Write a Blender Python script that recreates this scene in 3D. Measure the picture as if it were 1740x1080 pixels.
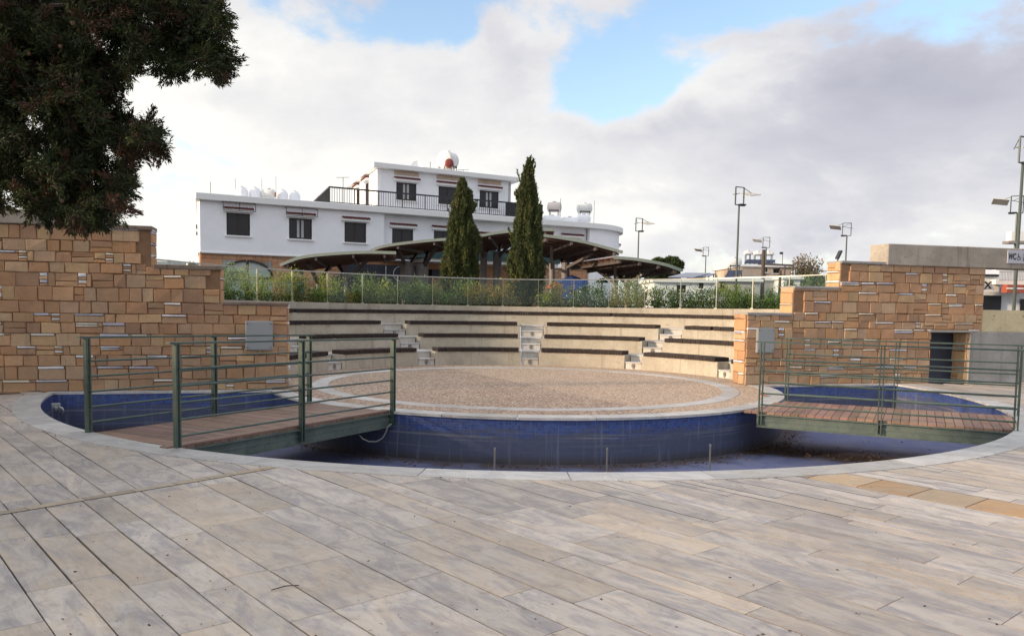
import bpy, math, random
import numpy as np
from mathutils import Vector, Matrix
S = bpy.context.scene
for o in list(bpy.data.objects): bpy.data.objects.remove(o)
R = math.radians
# ------------------------------------------------------------------ camera
FPX, PITCH, ROLL, PPX, PPY, EYE = 1382.67, 0.0755, 0.0159, 853.95, 620.17, 1.6
Fv = Vector((0, math.cos(PITCH), -math.sin(PITCH))); Rv = Vector((1, 0, 0)); Uv = Rv.cross(Fv)
R2 = math.cos(ROLL)*Rv + math.sin(ROLL)*Uv; U2 = -math.sin(ROLL)*Rv + math.cos(ROLL)*Uv
cd = bpy.data.cameras.new('camera'); cam = bpy.data.objects.new('camera', cd); S.collection.objects.link(cam)
M = Matrix((R2, U2, -Fv)).transposed().to_4x4(); M.translation = Vector((0, 0, EYE)); cam.matrix_world = M
cd.sensor_width = 36; cd.lens = FPX/1740*36
cd.shift_x = (870-PPX)/1740; cd.shift_y = (PPY-540)/1740
cd.clip_start = 0.05; cd.clip_end = 3000; S.camera = cam
# ------------------------------------------------------------------ sun and sky
SUN_AZ = R(-106); SUN_EL = R(14)      # azimuth from +Y, negative = left
sdir = Vector((math.sin(SUN_AZ)*math.cos(SUN_EL), math.cos(SUN_AZ)*math.cos(SUN_EL), math.sin(SUN_EL)))
sl = bpy.data.lights.new('sun', 'SUN'); sl.energy = 4.6; sl.angle = R(4.0); sl.color = (1.0, 0.76, 0.52)
so = bpy.data.objects.new('sun', sl); S.collection.objects.link(so)
so.rotation_euler = sdir.to_track_quat('Z', 'Y').to_euler(); so.location = (-20, 0, 20)
S.view_settings.view_transform = 'Standard'; S.view_settings.look = 'None'
S.view_settings.exposure = 0.12; S.view_settings.gamma = 1; S.view_settings.use_curve_mapping = False
w = bpy.data.worlds.new('World'); S.world = w; w.use_nodes = True
nt = w.node_tree; nt.nodes.clear()

class NG:
    """tiny node-graph helper"""
    def __init__(s, tree): s.t = tree
    def n(s, typ, ins=None, **kw):
        nd = s.t.nodes.new(typ)
        for k, v in kw.items(): setattr(nd, k, v)
        for k, v in (ins or {}).items():
            sock = nd.inputs[k]
            if isinstance(v, bpy.types.NodeSocket): s.t.links.new(v, sock)
            else:
                if isinstance(v, (tuple, list)) and len(v) == 3 and sock.type == 'RGBA': v = (*v, 1)
                sock.default_value = v
        return nd
    def m(s, op, a, b=0.0, c=0.0, clamp=False):
        nd = s.t.nodes.new('ShaderNodeMath'); nd.operation = op; nd.use_clamp = clamp
        for i, v in enumerate((a, b, c)):
            if isinstance(v, bpy.types.NodeSocket): s.t.links.new(v, nd.inputs[i])
            else: nd.inputs[i].default_value = v
        return nd.outputs[0]
    def mix(s, f, a, b, mode='MIX'):
        nd = s.t.nodes.new('ShaderNodeMix'); nd.data_type = 'RGBA'; nd.blend_type = mode; nd.clamp_factor = True
        for i, v in ((0, f), (6, a), (7, b)):
            if isinstance(v, bpy.types.NodeSocket): s.t.links.new(v, nd.inputs[i])
            else: nd.inputs[i].default_value = v if i == 0 else (*v[:3], 1)
        return nd.outputs[2]
    def ramp(s, f, stops, interp='LINEAR'):
        nd = s.t.nodes.new('ShaderNodeValToRGB'); s.t.links.new(f, nd.inputs[0])
        cr = nd.color_ramp; cr.interpolation = interp
        while len(cr.elements) < len(stops): cr.elements.new(0.5)
        for e, (p, c) in zip(cr.elements, stops):
            e.position = p; e.color = (c, c, c, 1) if isinstance(c, (int, float)) else (*c, 1)
        return nd.outputs[0]
    def sm(s, x, lo, hi):
        nd = s.t.nodes.new('ShaderNodeMapRange'); nd.interpolation_type = 'SMOOTHSTEP'
        for i, v in enumerate((x, lo, hi, 0.0, 1.0)):
            if isinstance(v, bpy.types.NodeSocket): s.t.links.new(v, nd.inputs[i])
            else: nd.inputs[i].default_value = v
        return nd.outputs[0]
    def noise(s, vec, scale, detail=4, rough=0.55, dist=0.0):
        nd = s.n('ShaderNodeTexNoise', {'Scale': scale, 'Detail': detail, 'Roughness': rough, 'Distortion': dist})
        if vec is not None: s.t.links.new(vec, nd.inputs['Vector'])
        return nd.outputs[0]
    def mapping(s, vec, scale=(1, 1, 1), rot=(0, 0, 0), loc=(0, 0, 0)):
        nd = s.n('ShaderNodeMapping', {'Scale': scale, 'Rotation': rot, 'Location': loc}); s.t.links.new(vec, nd.inputs[0])
        return nd.outputs[0]

g = NG(nt)
sky = nt.nodes.new('ShaderNodeTexSky'); sky.sky_type = 'NISHITA'; sky.sun_disc = False
sky.sun_elevation = SUN_EL; sky.sun_rotation = SUN_AZ; sky.air_density = 1.0; sky.dust_density = 1.0; sky.ozone_density = 1.5
tc = nt.nodes.new('ShaderNodeTexCoord'); dirv = tc.outputs['Generated']
sx = g.n('ShaderNodeSeparateXYZ', {0: dirv})
X, Y, Z = sx.outputs
AZ = g.m('ARCTAN2', X, Y)                       # 0 ahead, + right
den = g.m('ADD', g.m('MAXIMUM', Z, 0.0), 0.16)
pl = g.n('ShaderNodeCombineXYZ', {0: g.m('DIVIDE', X, den), 1: g.m('DIVIDE', Y, den), 2: 0.0}).outputs[0]
n1 = g.noise(g.mapping(dirv, (1, 1, 1.9), (0, 0, 0), (1.3, 0.2, 4)), 5.2, 10, 0.58, 0.15)
n2 = g.noise(g.mapping(dirv, (1, 1, 2.4), (0, 0.25, 0), (3.1, 1.7, 0)), 2.3, 6, 0.5, 0.2)
n3 = g.noise(g.mapping(dirv, (1, 1, 1.7), (0, 0, 0), (5, 2, 1)), 3.3, 11, 0.57, 0.25)
def blob(az, el, ra, re, soft=1.0):
    a = g.m('DIVIDE', g.m('SUBTRACT', AZ, az), ra); e = g.m('DIVIDE', g.m('SUBTRACT', Z, el), re)
    d = g.m('SQRT', g.m('ADD', g.m('MULTIPLY', a, a), g.m('MULTIPLY', e, e)))
    return g.m('SUBTRACT', 1.0, g.sm(d, 1.0-soft*0.6, 1.0+soft*0.6))
# the gap of open sky ahead and overhead
gap = g.m('ADD', g.m('ADD', blob(-0.02, 0.35, 0.13, 0.07, 1.5), blob(0.17, 0.345, 0.16, 0.035, 1.6)), g.m('ADD', blob(0.09, 0.29, 0.10, 0.05, 1.5), blob(0.13, 0.25, 0.05, 0.035, 1.5)), clamp=True)
gap = g.m('SUBTRACT', gap, g.m('MULTIPLY', blob(-0.008, 0.285, 0.028, 0.022, 1.5), 0.8))
gap = g.m('ADD', g.m('MULTIPLY', gap, 0.40), g.m('MULTIPLY', g.sm(Z, 0.45, 1.0), 0.10))
dens = g.m('ADD', g.m('MULTIPLY', g.m('SUBTRACT', n3, 0.5), 2.5), g.m('SUBTRACT', 0.645, gap))
cov = g.m('ADD', 0.10, g.m('MULTIPLY', g.sm(dens, 0.30, 0.54), 0.90))
core = g.sm(dens, 0.46, 0.80)
side = g.sm(AZ, -0.60, 0.50)
dark = g.m('ADD', g.m('MULTIPLY', side, 0.41), g.m('MULTIPLY', core, g.m('ADD', 0.06, g.m('MULTIPLY', side, 0.22))))
dark = g.m('ADD', dark, g.m('MULTIPLY', g.m('SUBTRACT', n2, 0.5), 1.15))
dark = g.m('ADD', dark, g.m('MULTIPLY', g.m('SUBTRACT', n1, 0.5), 0.90))
dark = g.m('ADD', dark, g.m('MULTIPLY', blob(0.45, 0.27, 0.32, 0.10, 1.4), 0.16))
dark = g.m('ADD', dark, g.m('MULTIPLY', blob(0.52, 0.12, 0.40, 0.05, 1.4), 0.10))
dark = g.m('ADD', dark, g.m('MULTIPLY', blob(-0.22, 0.345, 0.20, 0.05, 1.4), 0.44))
dark = g.m('ADD', dark, g.m('MULTIPLY', blob(-0.25, 0.21, 0.19, 0.045, 1.5), 0.34))
dark = g.m('SUBTRACT', g.m('SUBTRACT', dark, 0.075), g.m('MULTIPLY', blob(-0.45, 0.10, 0.50, 0.14, 1.5), 0.36))
dark = g.m('SUBTRACT', dark, g.m('MULTIPLY', blob(0.30, 0.115, 0.30, 0.03, 1.5), 0.16))
dark = g.m('SUBTRACT', dark, g.m('MULTIPLY', blob(0.24, 0.27, 0.10, 0.05, 1.5), 0.22))
cc = g.ramp(dark, [(0.0, (0.97, 0.955, 0.905)), (0.16, (0.84, 0.835, 0.83)), (0.34, (0.76, 0.755, 0.775)), (0.60, (0.60, 0.60, 0.665)), (1.0, (0.46, 0.465, 0.545))])
ccs = g.n('ShaderNodeVectorMath', {0: cc, 1: (10.0, 10.0, 10.0)}, operation='MULTIPLY').outputs[0]
blue = g.mix(1.0, sky.outputs[0], (3.0, 3.0, 3.0), 'MULTIPLY')
lift = g.m('ADD', 1.0, g.m('ADD', g.m('MULTIPLY', g.sm(Z, 0.42, 0.85), 0.40), g.m('MULTIPLY', g.sm(Y, 0.1, -0.5), 0.10)))     # unseen sky overhead and behind the viewer brightened for extra fill
final = g.n('ShaderNodeVectorMath', {0: g.mix(cov, blue, ccs), 1: lift}, operation='MULTIPLY').outputs[0]
bg = nt.nodes.new('ShaderNodeBackground'); bg.inputs[1].default_value = 0.1; nt.links.new(final, bg.inputs[0])
wo = nt.nodes.new('ShaderNodeOutputWorld'); nt.links.new(bg.outputs[0], wo.inputs[0])

# ------------------------------------------------------------------ helpers
def W(px, py, y):
    """world point seen at photo pixel (px,py) at distance y in front of the viewer"""
    px, py, y = float(px), float(py), float(y)
    d = Fv + (px-PPX)/FPX*R2 - (py-PPY)/FPX*U2
    return Vector((0, 0, EYE)) + d*(y/d.y)
def G(px, py, z=0.0):
    d = Fv + (px-PPX)/FPX*R2 - (py-PPY)/FPX*U2
    return Vector((0, 0, EYE)) + d*((z-EYE)/d.z)
CX, CY = 0.445, 16.376
A0 = R(14.0)
ux, uy = math.cos(A0), math.sin(A0)
def L(s, t, z=0.0): return Vector((CX+s*ux-t*uy, CY+s*uy+t*ux, z))
def PL(r, phi, z=0.0): return L(r*math.cos(phi), r*math.sin(phi), z)
def toL(p):
    x, y = p[0]-CX, p[1]-CY
    return x*ux+y*uy, -x*uy+y*ux
PC = Vector((0.39, 15.91)); PR = 8.26; SR = 4.96; ZF = -0.68
TW, TB = -0.665, -0.215          # the long wall: front and back face (local t)
col = S.collection
def tag(o, label=None, cat=None, group=None, kind=None):
    if label: o['label'] = label
    if cat: o['category'] = cat
    if group: o['group'] = group
    if kind: o['kind'] = kind
    return o
def empty(name, loc=(0, 0, 0), rz=0, **k):
    o = bpy.data.objects.new(name, None); col.objects.link(o); o.location = loc; o.rotation_euler = (0, 0, rz)
    o.empty_display_size = 0.2
    return tag(o, k.get('label'), k.get('cat'), k.get('group'), k.get('kind'))
def copy_tree(o, parent=None):
    c = o.copy(); col.objects.link(c); c.parent = parent
    for ch in [x for x in bpy.data.objects if x.parent == o]: copy_tree(ch, c)
    return c
class MB:
    def __init__(s): s.v = []; s.f = []; s.t = []; s.uv = None
    def add(s, vs, fs, tint=(1, 1, 1)):
        b = len(s.v); s.v += [tuple(v) for v in vs]
        for f in fs: s.f.append([b+i for i in f]); s.t.append(tint)
        return s
    def box(s, c, size, rz=0.0, tint=(1, 1, 1), mat=None):
        hx, hy, hz = size[0]/2, size[1]/2, size[2]/2
        vs = [Vector((x, y, z)) for z in (-hz, hz) for x, y in ((-hx, -hy), (hx, -hy), (hx, hy), (-hx, hy))]
        m = mat if mat is not None else Matrix.Rotation(rz, 3, 'Z')
        vs = [m @ v + Vector(c) for v in vs]
        return s.add(vs, [(0, 3, 2, 1), (4, 5, 6, 7), (0, 1, 5, 4), (1, 2, 6, 5), (2, 3, 7, 6), (3, 0, 4, 7)], tint)
    def prism(s, poly, z0, z1, tint=(1, 1, 1)):
        n = len(poly)
        area = sum(poly[i][0]*poly[(i+1) % n][1]-poly[(i+1) % n][0]*poly[i][1] for i in range(n))
        if area < 0: poly = poly[::-1]
        vs = [(p[0], p[1], z0) for p in poly]+[(p[0], p[1], z1) for p in poly]
        fs = [tuple(range(n))[::-1], tuple(range(n, 2*n))]+[(i, (i+1) % n, n+(i+1) % n, n+i) for i in range(n)]
        return s.add(vs, fs, tint)
    def hexa(s, b, t, tint=(1, 1, 1)):      # four bottom and four top corners
        return s.add(list(b)+list(t), [(0, 3, 2, 1), (4, 5, 6, 7), (0, 1, 5, 4), (1, 2, 6, 5), (2, 3, 7, 6), (3, 0, 4, 7)], tint)
    def tube(s, p0, p1, r0, r1=None, n=8, tint=(1, 1, 1), cap=True):
        p0, p1 = Vector(p0), Vector(p1); r1 = r0 if r1 is None else r1
        d = (p1-p0).normalized(); a = d.orthogonal().normalized(); b = d.cross(a)
        vs = [p+(a*math.cos(2*math.pi*i/n)+b*math.sin(2*math.pi*i/n))*r for p, r in ((p0, r0), (p1, r1)) for i in range(n)]
        fs = [(i, (i+1) % n, n+(i+1) % n, n+i) for i in range(n)]
        if cap: fs += [tuple(range(n))[::-1], tuple(range(n, 2*n))]
        return s.add(vs, fs, tint)
    def path(s, pts, r, n=6, tint=(1, 1, 1)):
        pts = [Vector(p) for p in pts]
        rs = r if isinstance(r, (list, tuple)) else [r]*len(pts)
        ref = Vector((0.3, 0.5, 0.8)).normalized(); vs = []
        for i, p in enumerate(pts):
            d = (pts[min(i+1, len(pts)-1)]-pts[max(i-1, 0)]).normalized()
            a = (ref-d*ref.dot(d)).normalized(); b = d.cross(a)
            vs += [p+(a*math.cos(2*math.pi*k/n)+b*math.sin(2*math.pi*k/n))*rs[i] for k in range(n)]
        fs = [(i*n+k, i*n+(k+1) % n, (i+1)*n+(k+1) % n, (i+1)*n+k) for i in range(len(pts)-1) for k in range(n)]
        fs += [tuple(range(n))[::-1], tuple(range((len(pts)-1)*n, len(pts)*n))]
        return s.add(vs, fs, tint)
    def bar(s, p0, p1, w, h, tint=(1, 1, 1)):     # rectangular bar, w horizontal, h vertical-ish
        p0, p1 = Vector(p0), Vector(p1); d = (p1-p0).normalized()
        up = Vector((0, 0, 1)) if abs(d.z) < 0.95 else Vector((0, 1, 0))
        a = d.cross(up).normalized(); b = a.cross(d)
        q = [(-1, -1), (1, -1), (1, 1), (-1, 1)]
        vs = [p+a*(w/2*i)+b*(h/2*j) for p in (p0, p1) for i, j in q]
        return s.add(vs, [(0, 1, 2, 3), (7, 6, 5, 4), (0, 4, 5, 1), (1, 5, 6, 2), (2, 6, 7, 3), (3, 7, 4, 0)], tint)
    def build(s, name, mat, parent=None, smooth=False, bevel=0.0, world=True, uvs=None):
        me = bpy.data.meshes.new(name); me.from_pydata(s.v, [], s.f); me.update()
        ca = me.color_attributes.new('tint', 'FLOAT_COLOR', 'CORNER')
        cols = np.ones((len(me.loops), 4), np.float32); k = 0
        for f, t in zip(s.f, s.t):
            cols[k:k+len(f), :3] = t; k += len(f)
        ca.data.foreach_set('color', cols.ravel())
        if uvs is not None:
            ul = me.uv_layers.new(name='UVMap'); arr = np.array([uvs[i] for f in s.f for i in f], np.float32)
            ul.data.foreach_set('uv', arr.ravel())
        me.materials.append(mat)
        o = bpy.data.objects.new(name, me); col.objects.link(o)
        if parent is not None:
            o.parent = parent
            if world: o.matrix_parent_inverse = Matrix.Translation(-Vector(parent.location)) if parent.rotation_euler.z == 0 else (Matrix.Translation(parent.location) @ parent.rotation_euler.to_matrix().to_4x4()).inverted()
        if smooth: me.polygons.foreach_set('use_smooth', [True]*len(me.polygons))
        if bevel:
            b = o.modifiers.new('bevel', 'BEVEL'); b.width = bevel; b.segments = 1; b.limit_method = 'ANGLE'; b.angle_limit = R(50)
        return o
def mesh_np(name, verts, quads, tints, mat, parent=None):
    """fast mesh of quads; tints per quad"""
    me = bpy.data.meshes.new(name); nv, nq = len(verts), len(quads)
    me.vertices.add(nv); me.vertices.foreach_set('co', verts.astype(np.float32).ravel())
    k = quads.shape[1]
    me.loops.add(nq*k); me.loops.foreach_set('vertex_index', quads.astype(np.int32).ravel())
    me.polygons.add(nq); me.polygons.foreach_set('loop_start', np.arange(0, nq*k, k, dtype=np.int32))
    me.update(calc_edges=True)
    ca = me.color_attributes.new('tint', 'FLOAT_COLOR', 'CORNER')
    c = np.ones((nq*k, 4), np.float32); c[:, :3] = np.repeat(tints, k, axis=0); ca.data.foreach_set('color', c.ravel())
    me.materials.append(mat); o = bpy.data.objects.new(name, me); col.objects.link(o)
    if parent is not None:
        o.parent = parent; o.matrix_parent_inverse = Matrix.Translation(-Vector(parent.location))
    return o
def leaves(name, P, D, ln, wd, tints, mat, parent, rng):
    """one kite-shaped leaf per point P along direction D"""
    n = len(P); D = D/np.linalg.norm(D, axis=1, keepdims=True).clip(1e-6)
    r = rng.normal(size=(n, 3)); A = np.cross(D, r); A /= np.linalg.norm(A, axis=1, keepdims=True).clip(1e-6)
    ln = np.asarray(ln).reshape(-1, 1)*np.ones((n, 1)); wd = np.asarray(wd).reshape(-1, 1)*np.ones((n, 1))
    V = np.stack([P, P+D*ln*0.45+A*wd*0.5, P+D*ln, P+D*ln*0.45-A*wd*0.5], 1).reshape(-1, 3)
    Q = np.arange(4*n).reshape(n, 4)
    return mesh_np(name, V, Q, tints, mat, parent)
def text_mesh(txt, size, depth, font_bold=False):
    cu = bpy.data.curves.new('t', 'FONT'); cu.body = txt; cu.size = size; cu.extrude = depth; cu.align_x = 'CENTER'; cu.align_y = 'CENTER'
    if font_bold: cu.offset = size*0.025
    ob = bpy.data.objects.new('t', cu); col.objects.link(ob)
    bpy.context.view_layer.update()
    me = bpy.data.meshes.new_from_object(ob.evaluated_get(bpy.context.evaluated_depsgraph_get()))
    bpy.data.objects.remove(ob); bpy.data.curves.remove(cu); return me
def put_text(name, txt, size, depth, pos, xdir, mat, parent, bold=False, up=Vector((0, 0, 1))):
    me = text_mesh(txt, size, depth, bold); me.materials.clear(); me.materials.append(mat)
    xd = Vector(xdir).normalized(); zd = xd.cross(up).normalized()
    m = Matrix((xd, up, zd)).transposed().to_4x4(); m.translation = Vector(pos)
    me.transform(m); o = bpy.data.objects.new(name, me); col.objects.link(o)
    if parent is not None: o.parent = parent; o.matrix_parent_inverse = Matrix.Translation(-Vector(parent.location))
    return o

# ------------------------------------------------------------------ materials
MAT = {}
def newmat(name):
    m = bpy.data.materials.new(name); m.use_nodes = True; t = m.node_tree
    p = t.nodes['Principled BSDF']; MAT[name] = m
    return m, NG(t), p
def bump(g, p, h, strength=0.3, dist=0.01):
    b = g.n('ShaderNodeBump', {'Strength': strength, 'Distance': dist, 'Height': h}); g.t.links.new(b.outputs[0], p.inputs['Normal'])
def tint(g): return g.n('ShaderNodeAttribute', attribute_name='tint').outputs[0]
def pos(g): return g.n('ShaderNodeNewGeometry').outputs['Position']
def simple(name, c, rough=0.6, metal=0.0, var=0.15, scale=6, bmp=0.0):
    m, g, p = newmat(name)
    n = g.noise(pos(g), scale, 5, 0.6)
    f = g.m('ADD', g.m('MULTIPLY', g.m('SUBTRACT', n, 0.5), var*3), 1.0)
    v = g.n('ShaderNodeVectorMath', {0: c, 1: f}, operation='MULTIPLY').outputs[0]
    v = g.mix(1.0, v, tint(g), 'MULTIPLY')
    g.t.links.new(v, p.inputs['Base Color']); p.inputs['Roughness'].default_value = rough; p.inputs['Metallic'].default_value = metal
    if bmp: bump(g, p, g.noise(pos(g), scale*8, 4), bmp, 0.01)
    return m
# travertine paving, grain along the planks (direction 130 degrees)
def paving(name, rot, base_a, base_b, warm, grain=1.0, warmth=True):
    m, g, p = newmat(name)
    q = g.mapping(pos(g), (1, 1, 1), (0, 0, rot))
    tn = tint(g); sep = g.n('ShaderNodeSeparateColor', {0: tn})
    off = g.n('ShaderNodeCombineXYZ', {0: g.m('MULTIPLY', sep.outputs[0], 37.0), 1: g.m('MULTIPLY', sep.outputs[1], 23.0), 2: g.m('MULTIPLY', sep.outputs[2], 11.0)}).outputs[0]
    q = g.n('ShaderNodeVectorMath', {0: q, 1: off}, operation='ADD').outputs[0]
    n1 = g.noise(g.mapping(q, (1.3, 3.6, 1)), 1.5, 8, 0.66, 1.3)
    n2 = g.noise(g.mapping(q, (1.0, 2.2, 1)), 2.0, 6, 0.6, 0.8)
    n3 = g.noise(g.mapping(q, (3.6, 20, 1)), 1.7, 6, 0.72, 0.9)
    c = g.mix(g.sm(n1, 0.38, 0.60), base_a, base_b)
    wf = g.m('MULTIPLY', g.sm(g.m('ADD', g.m('MULTIPLY', n2, 0.75), g.m('MULTIPLY', sep.outputs[2], 0.26)), 0.42, 0.74), 0.70)
    c = g.mix(wf, c, warm)
    c = g.mix(g.m('MULTIPLY', g.sm(n3, 0.50, 0.70), 0.46*grain), c, (0.23, 0.215, 0.21))
    c = g.mix(g.m('MULTIPLY', g.sm(n3, 0.50, 0.34), 0.30*grain), c, (0.60, 0.585, 0.56))
    big = g.noise(pos(g), 0.55, 4, 0.6, 0.5)
    c = g.mix(g.m('MULTIPLY', g.sm(big, 0.45, 0.70), 0.30), c, (0.27, 0.235, 0.22))
    stn = g.noise(pos(g), 2.6, 9, 0.68, 1.4)
    c = g.mix(g.m('MULTIPLY', g.sm(stn, 0.56, 0.68), 0.42), c, (0.30, 0.225, 0.175))
    c = g.mix(g.m('MULTIPLY', g.sm(stn, 0.42, 0.32), 0.30), c, (0.60, 0.575, 0.55))
    wm = g.noise(pos(g), 1.1, 3, 0.5, 2.2); rim = g.m('SUBTRACT', 1.0, g.sm(g.m('ABSOLUTE', g.m('SUBTRACT', wm, 0.56)), 0.0, 0.016))
    c = g.mix(g.m('MULTIPLY', g.sm(wm, 0.555, 0.575), 0.13), c, (0.22, 0.20, 0.19)); c = g.mix(g.m('MULTIPLY', rim, 0.14), c, (0.20, 0.17, 0.15))
    # small pits in the stone and dropped specks of dirt
    vo = g.n('ShaderNodeTexVoronoi', {'Vector': g.mapping(q, (9, 24, 1)), 'Scale': 1.0, 'Randomness': 1.0})
    pit = g.m('MULTIPLY', g.m('LESS_THAN', vo.outputs[0], 0.14), g.sm(g.noise(q, 2.5, 3), 0.53, 0.62))
    c = g.mix(g.m('MULTIPLY', pit, 0.55), c, (0.13, 0.11, 0.09))
    vo2 = g.n('ShaderNodeTexVoronoi', {'Vector': pos(g), 'Scale': 3.1, 'Randomness': 1.0})
    sep2 = g.n('ShaderNodeSeparateColor', {0: vo2.outputs['Color']})
    spot = g.m('MULTIPLY', g.m('LESS_THAN', vo2.outputs[0], g.m('MULTIPLY', sep2.outputs[1], 0.045)), g.m('GREATER_THAN', sep2.outputs[0], 0.84))
    c = g.mix(g.m('MULTIPLY', spot, 0.8), c, (0.05, 0.04, 0.035))
    br = g.m('ADD', 0.80, g.m('MULTIPLY', sep.outputs[1], 0.28))
    c = g.n('ShaderNodeVectorMath', {0: c, 1: br}, operation='MULTIPLY').outputs[0]
    g.t.links.new(c, p.inputs['Base Color'])
    rr = g.m('ADD', 0.40, g.m('MULTIPLY', n1, 0.35)); g.t.links.new(rr, p.inputs['Roughness'])
    p.inputs['Specular IOR Level'].default_value = 0.35
    bump(g, p, g.m('SUBTRACT', g.m('ADD', n3, g.m('MULTIPLY', n1, 0.8)), g.m('MULTIPLY', pit, 1.5)), 0.22, 0.006)
    return m
paving('paving', R(-130), (0.35, 0.318, 0.312), (0.55, 0.488, 0.428), (0.58, 0.455, 0.32), 0.8)
paving('marble', 0.3, (0.46, 0.45, 0.445), (0.57, 0.56, 0.54), (0.55, 0.50, 0.42), 0.5)
paving('ring_marble', 0.9, (0.44, 0.42, 0.41), (0.54, 0.52, 0.50), (0.52, 0.45, 0.38), 0.4)
paving('yellow_stone', 0.9, (0.38, 0.31, 0.22), (0.45, 0.37, 0.27), (0.48, 0.34, 0.20), 0.4)
paving('orange_stone', 0.2, (0.46, 0.34, 0.20), (0.42, 0.32, 0.22), (0.50, 0.26, 0.09), 0.5)
simple('joint', (0.042, 0.034, 0.030), 0.95, var=0.75, scale=5)
# pebble wash
def pebble():
    m, g, p = newmat('pebble'); q = pos(g)
    v = g.n('ShaderNodeTexVoronoi', {'Vector': q, 'Scale': 34.0, 'Randomness': 1.0})
    e = g.n('ShaderNodeTexVoronoi', {'Vector': q, 'Scale': 34.0, 'Randomness': 1.0}, feature='DISTANCE_TO_EDGE')
    s = g.n('ShaderNodeSeparateColor', {0: v.outputs['Color']})
    c = g.ramp(s.outputs[0], [(0.0, (0.17, 0.09, 0.06)), (0.20, (0.42, 0.26, 0.18)), (0.40, (0.66, 0.47, 0.31)), (0.62, (0.50, 0.31, 0.22)), (0.78, (0.80, 0.66, 0.52)), (1.0, (0.26, 0.20, 0.18))], 'CONSTANT')
    big = g.noise(q, 0.7, 5, 0.6, 0.6)
    c = g.mix(g.m('MULTIPLY', g.sm(big, 0.45, 0.75), 0.35), c, (0.30, 0.20, 0.12))
    c = g.mix(g.m('MULTIPLY', g.sm(big, 0.50, 0.25), 0.35), c, (0.56, 0.43, 0.34))
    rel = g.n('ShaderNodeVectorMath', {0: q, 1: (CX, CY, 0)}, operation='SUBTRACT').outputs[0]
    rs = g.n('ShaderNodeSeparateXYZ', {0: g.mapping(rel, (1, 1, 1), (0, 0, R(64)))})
    halfs = g.sm(rs.outputs[1], -0.10, 0.10)        # one half of the surface is tinted lighter than the other
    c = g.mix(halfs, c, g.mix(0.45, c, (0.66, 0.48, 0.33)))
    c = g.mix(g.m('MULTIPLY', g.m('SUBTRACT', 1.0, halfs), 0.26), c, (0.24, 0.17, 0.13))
    c = g.mix(g.sm(e.outputs[0], 0.10, 0.02), c, (0.12, 0.085, 0.06))
    g.t.links.new(c, p.inputs['Base Color']); p.inputs['Roughness'].default_value = 0.7
    bump(g, p, g.sm(e.outputs[0], 0.0, 0.25), 0.35, 0.006)
pebble()
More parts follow.
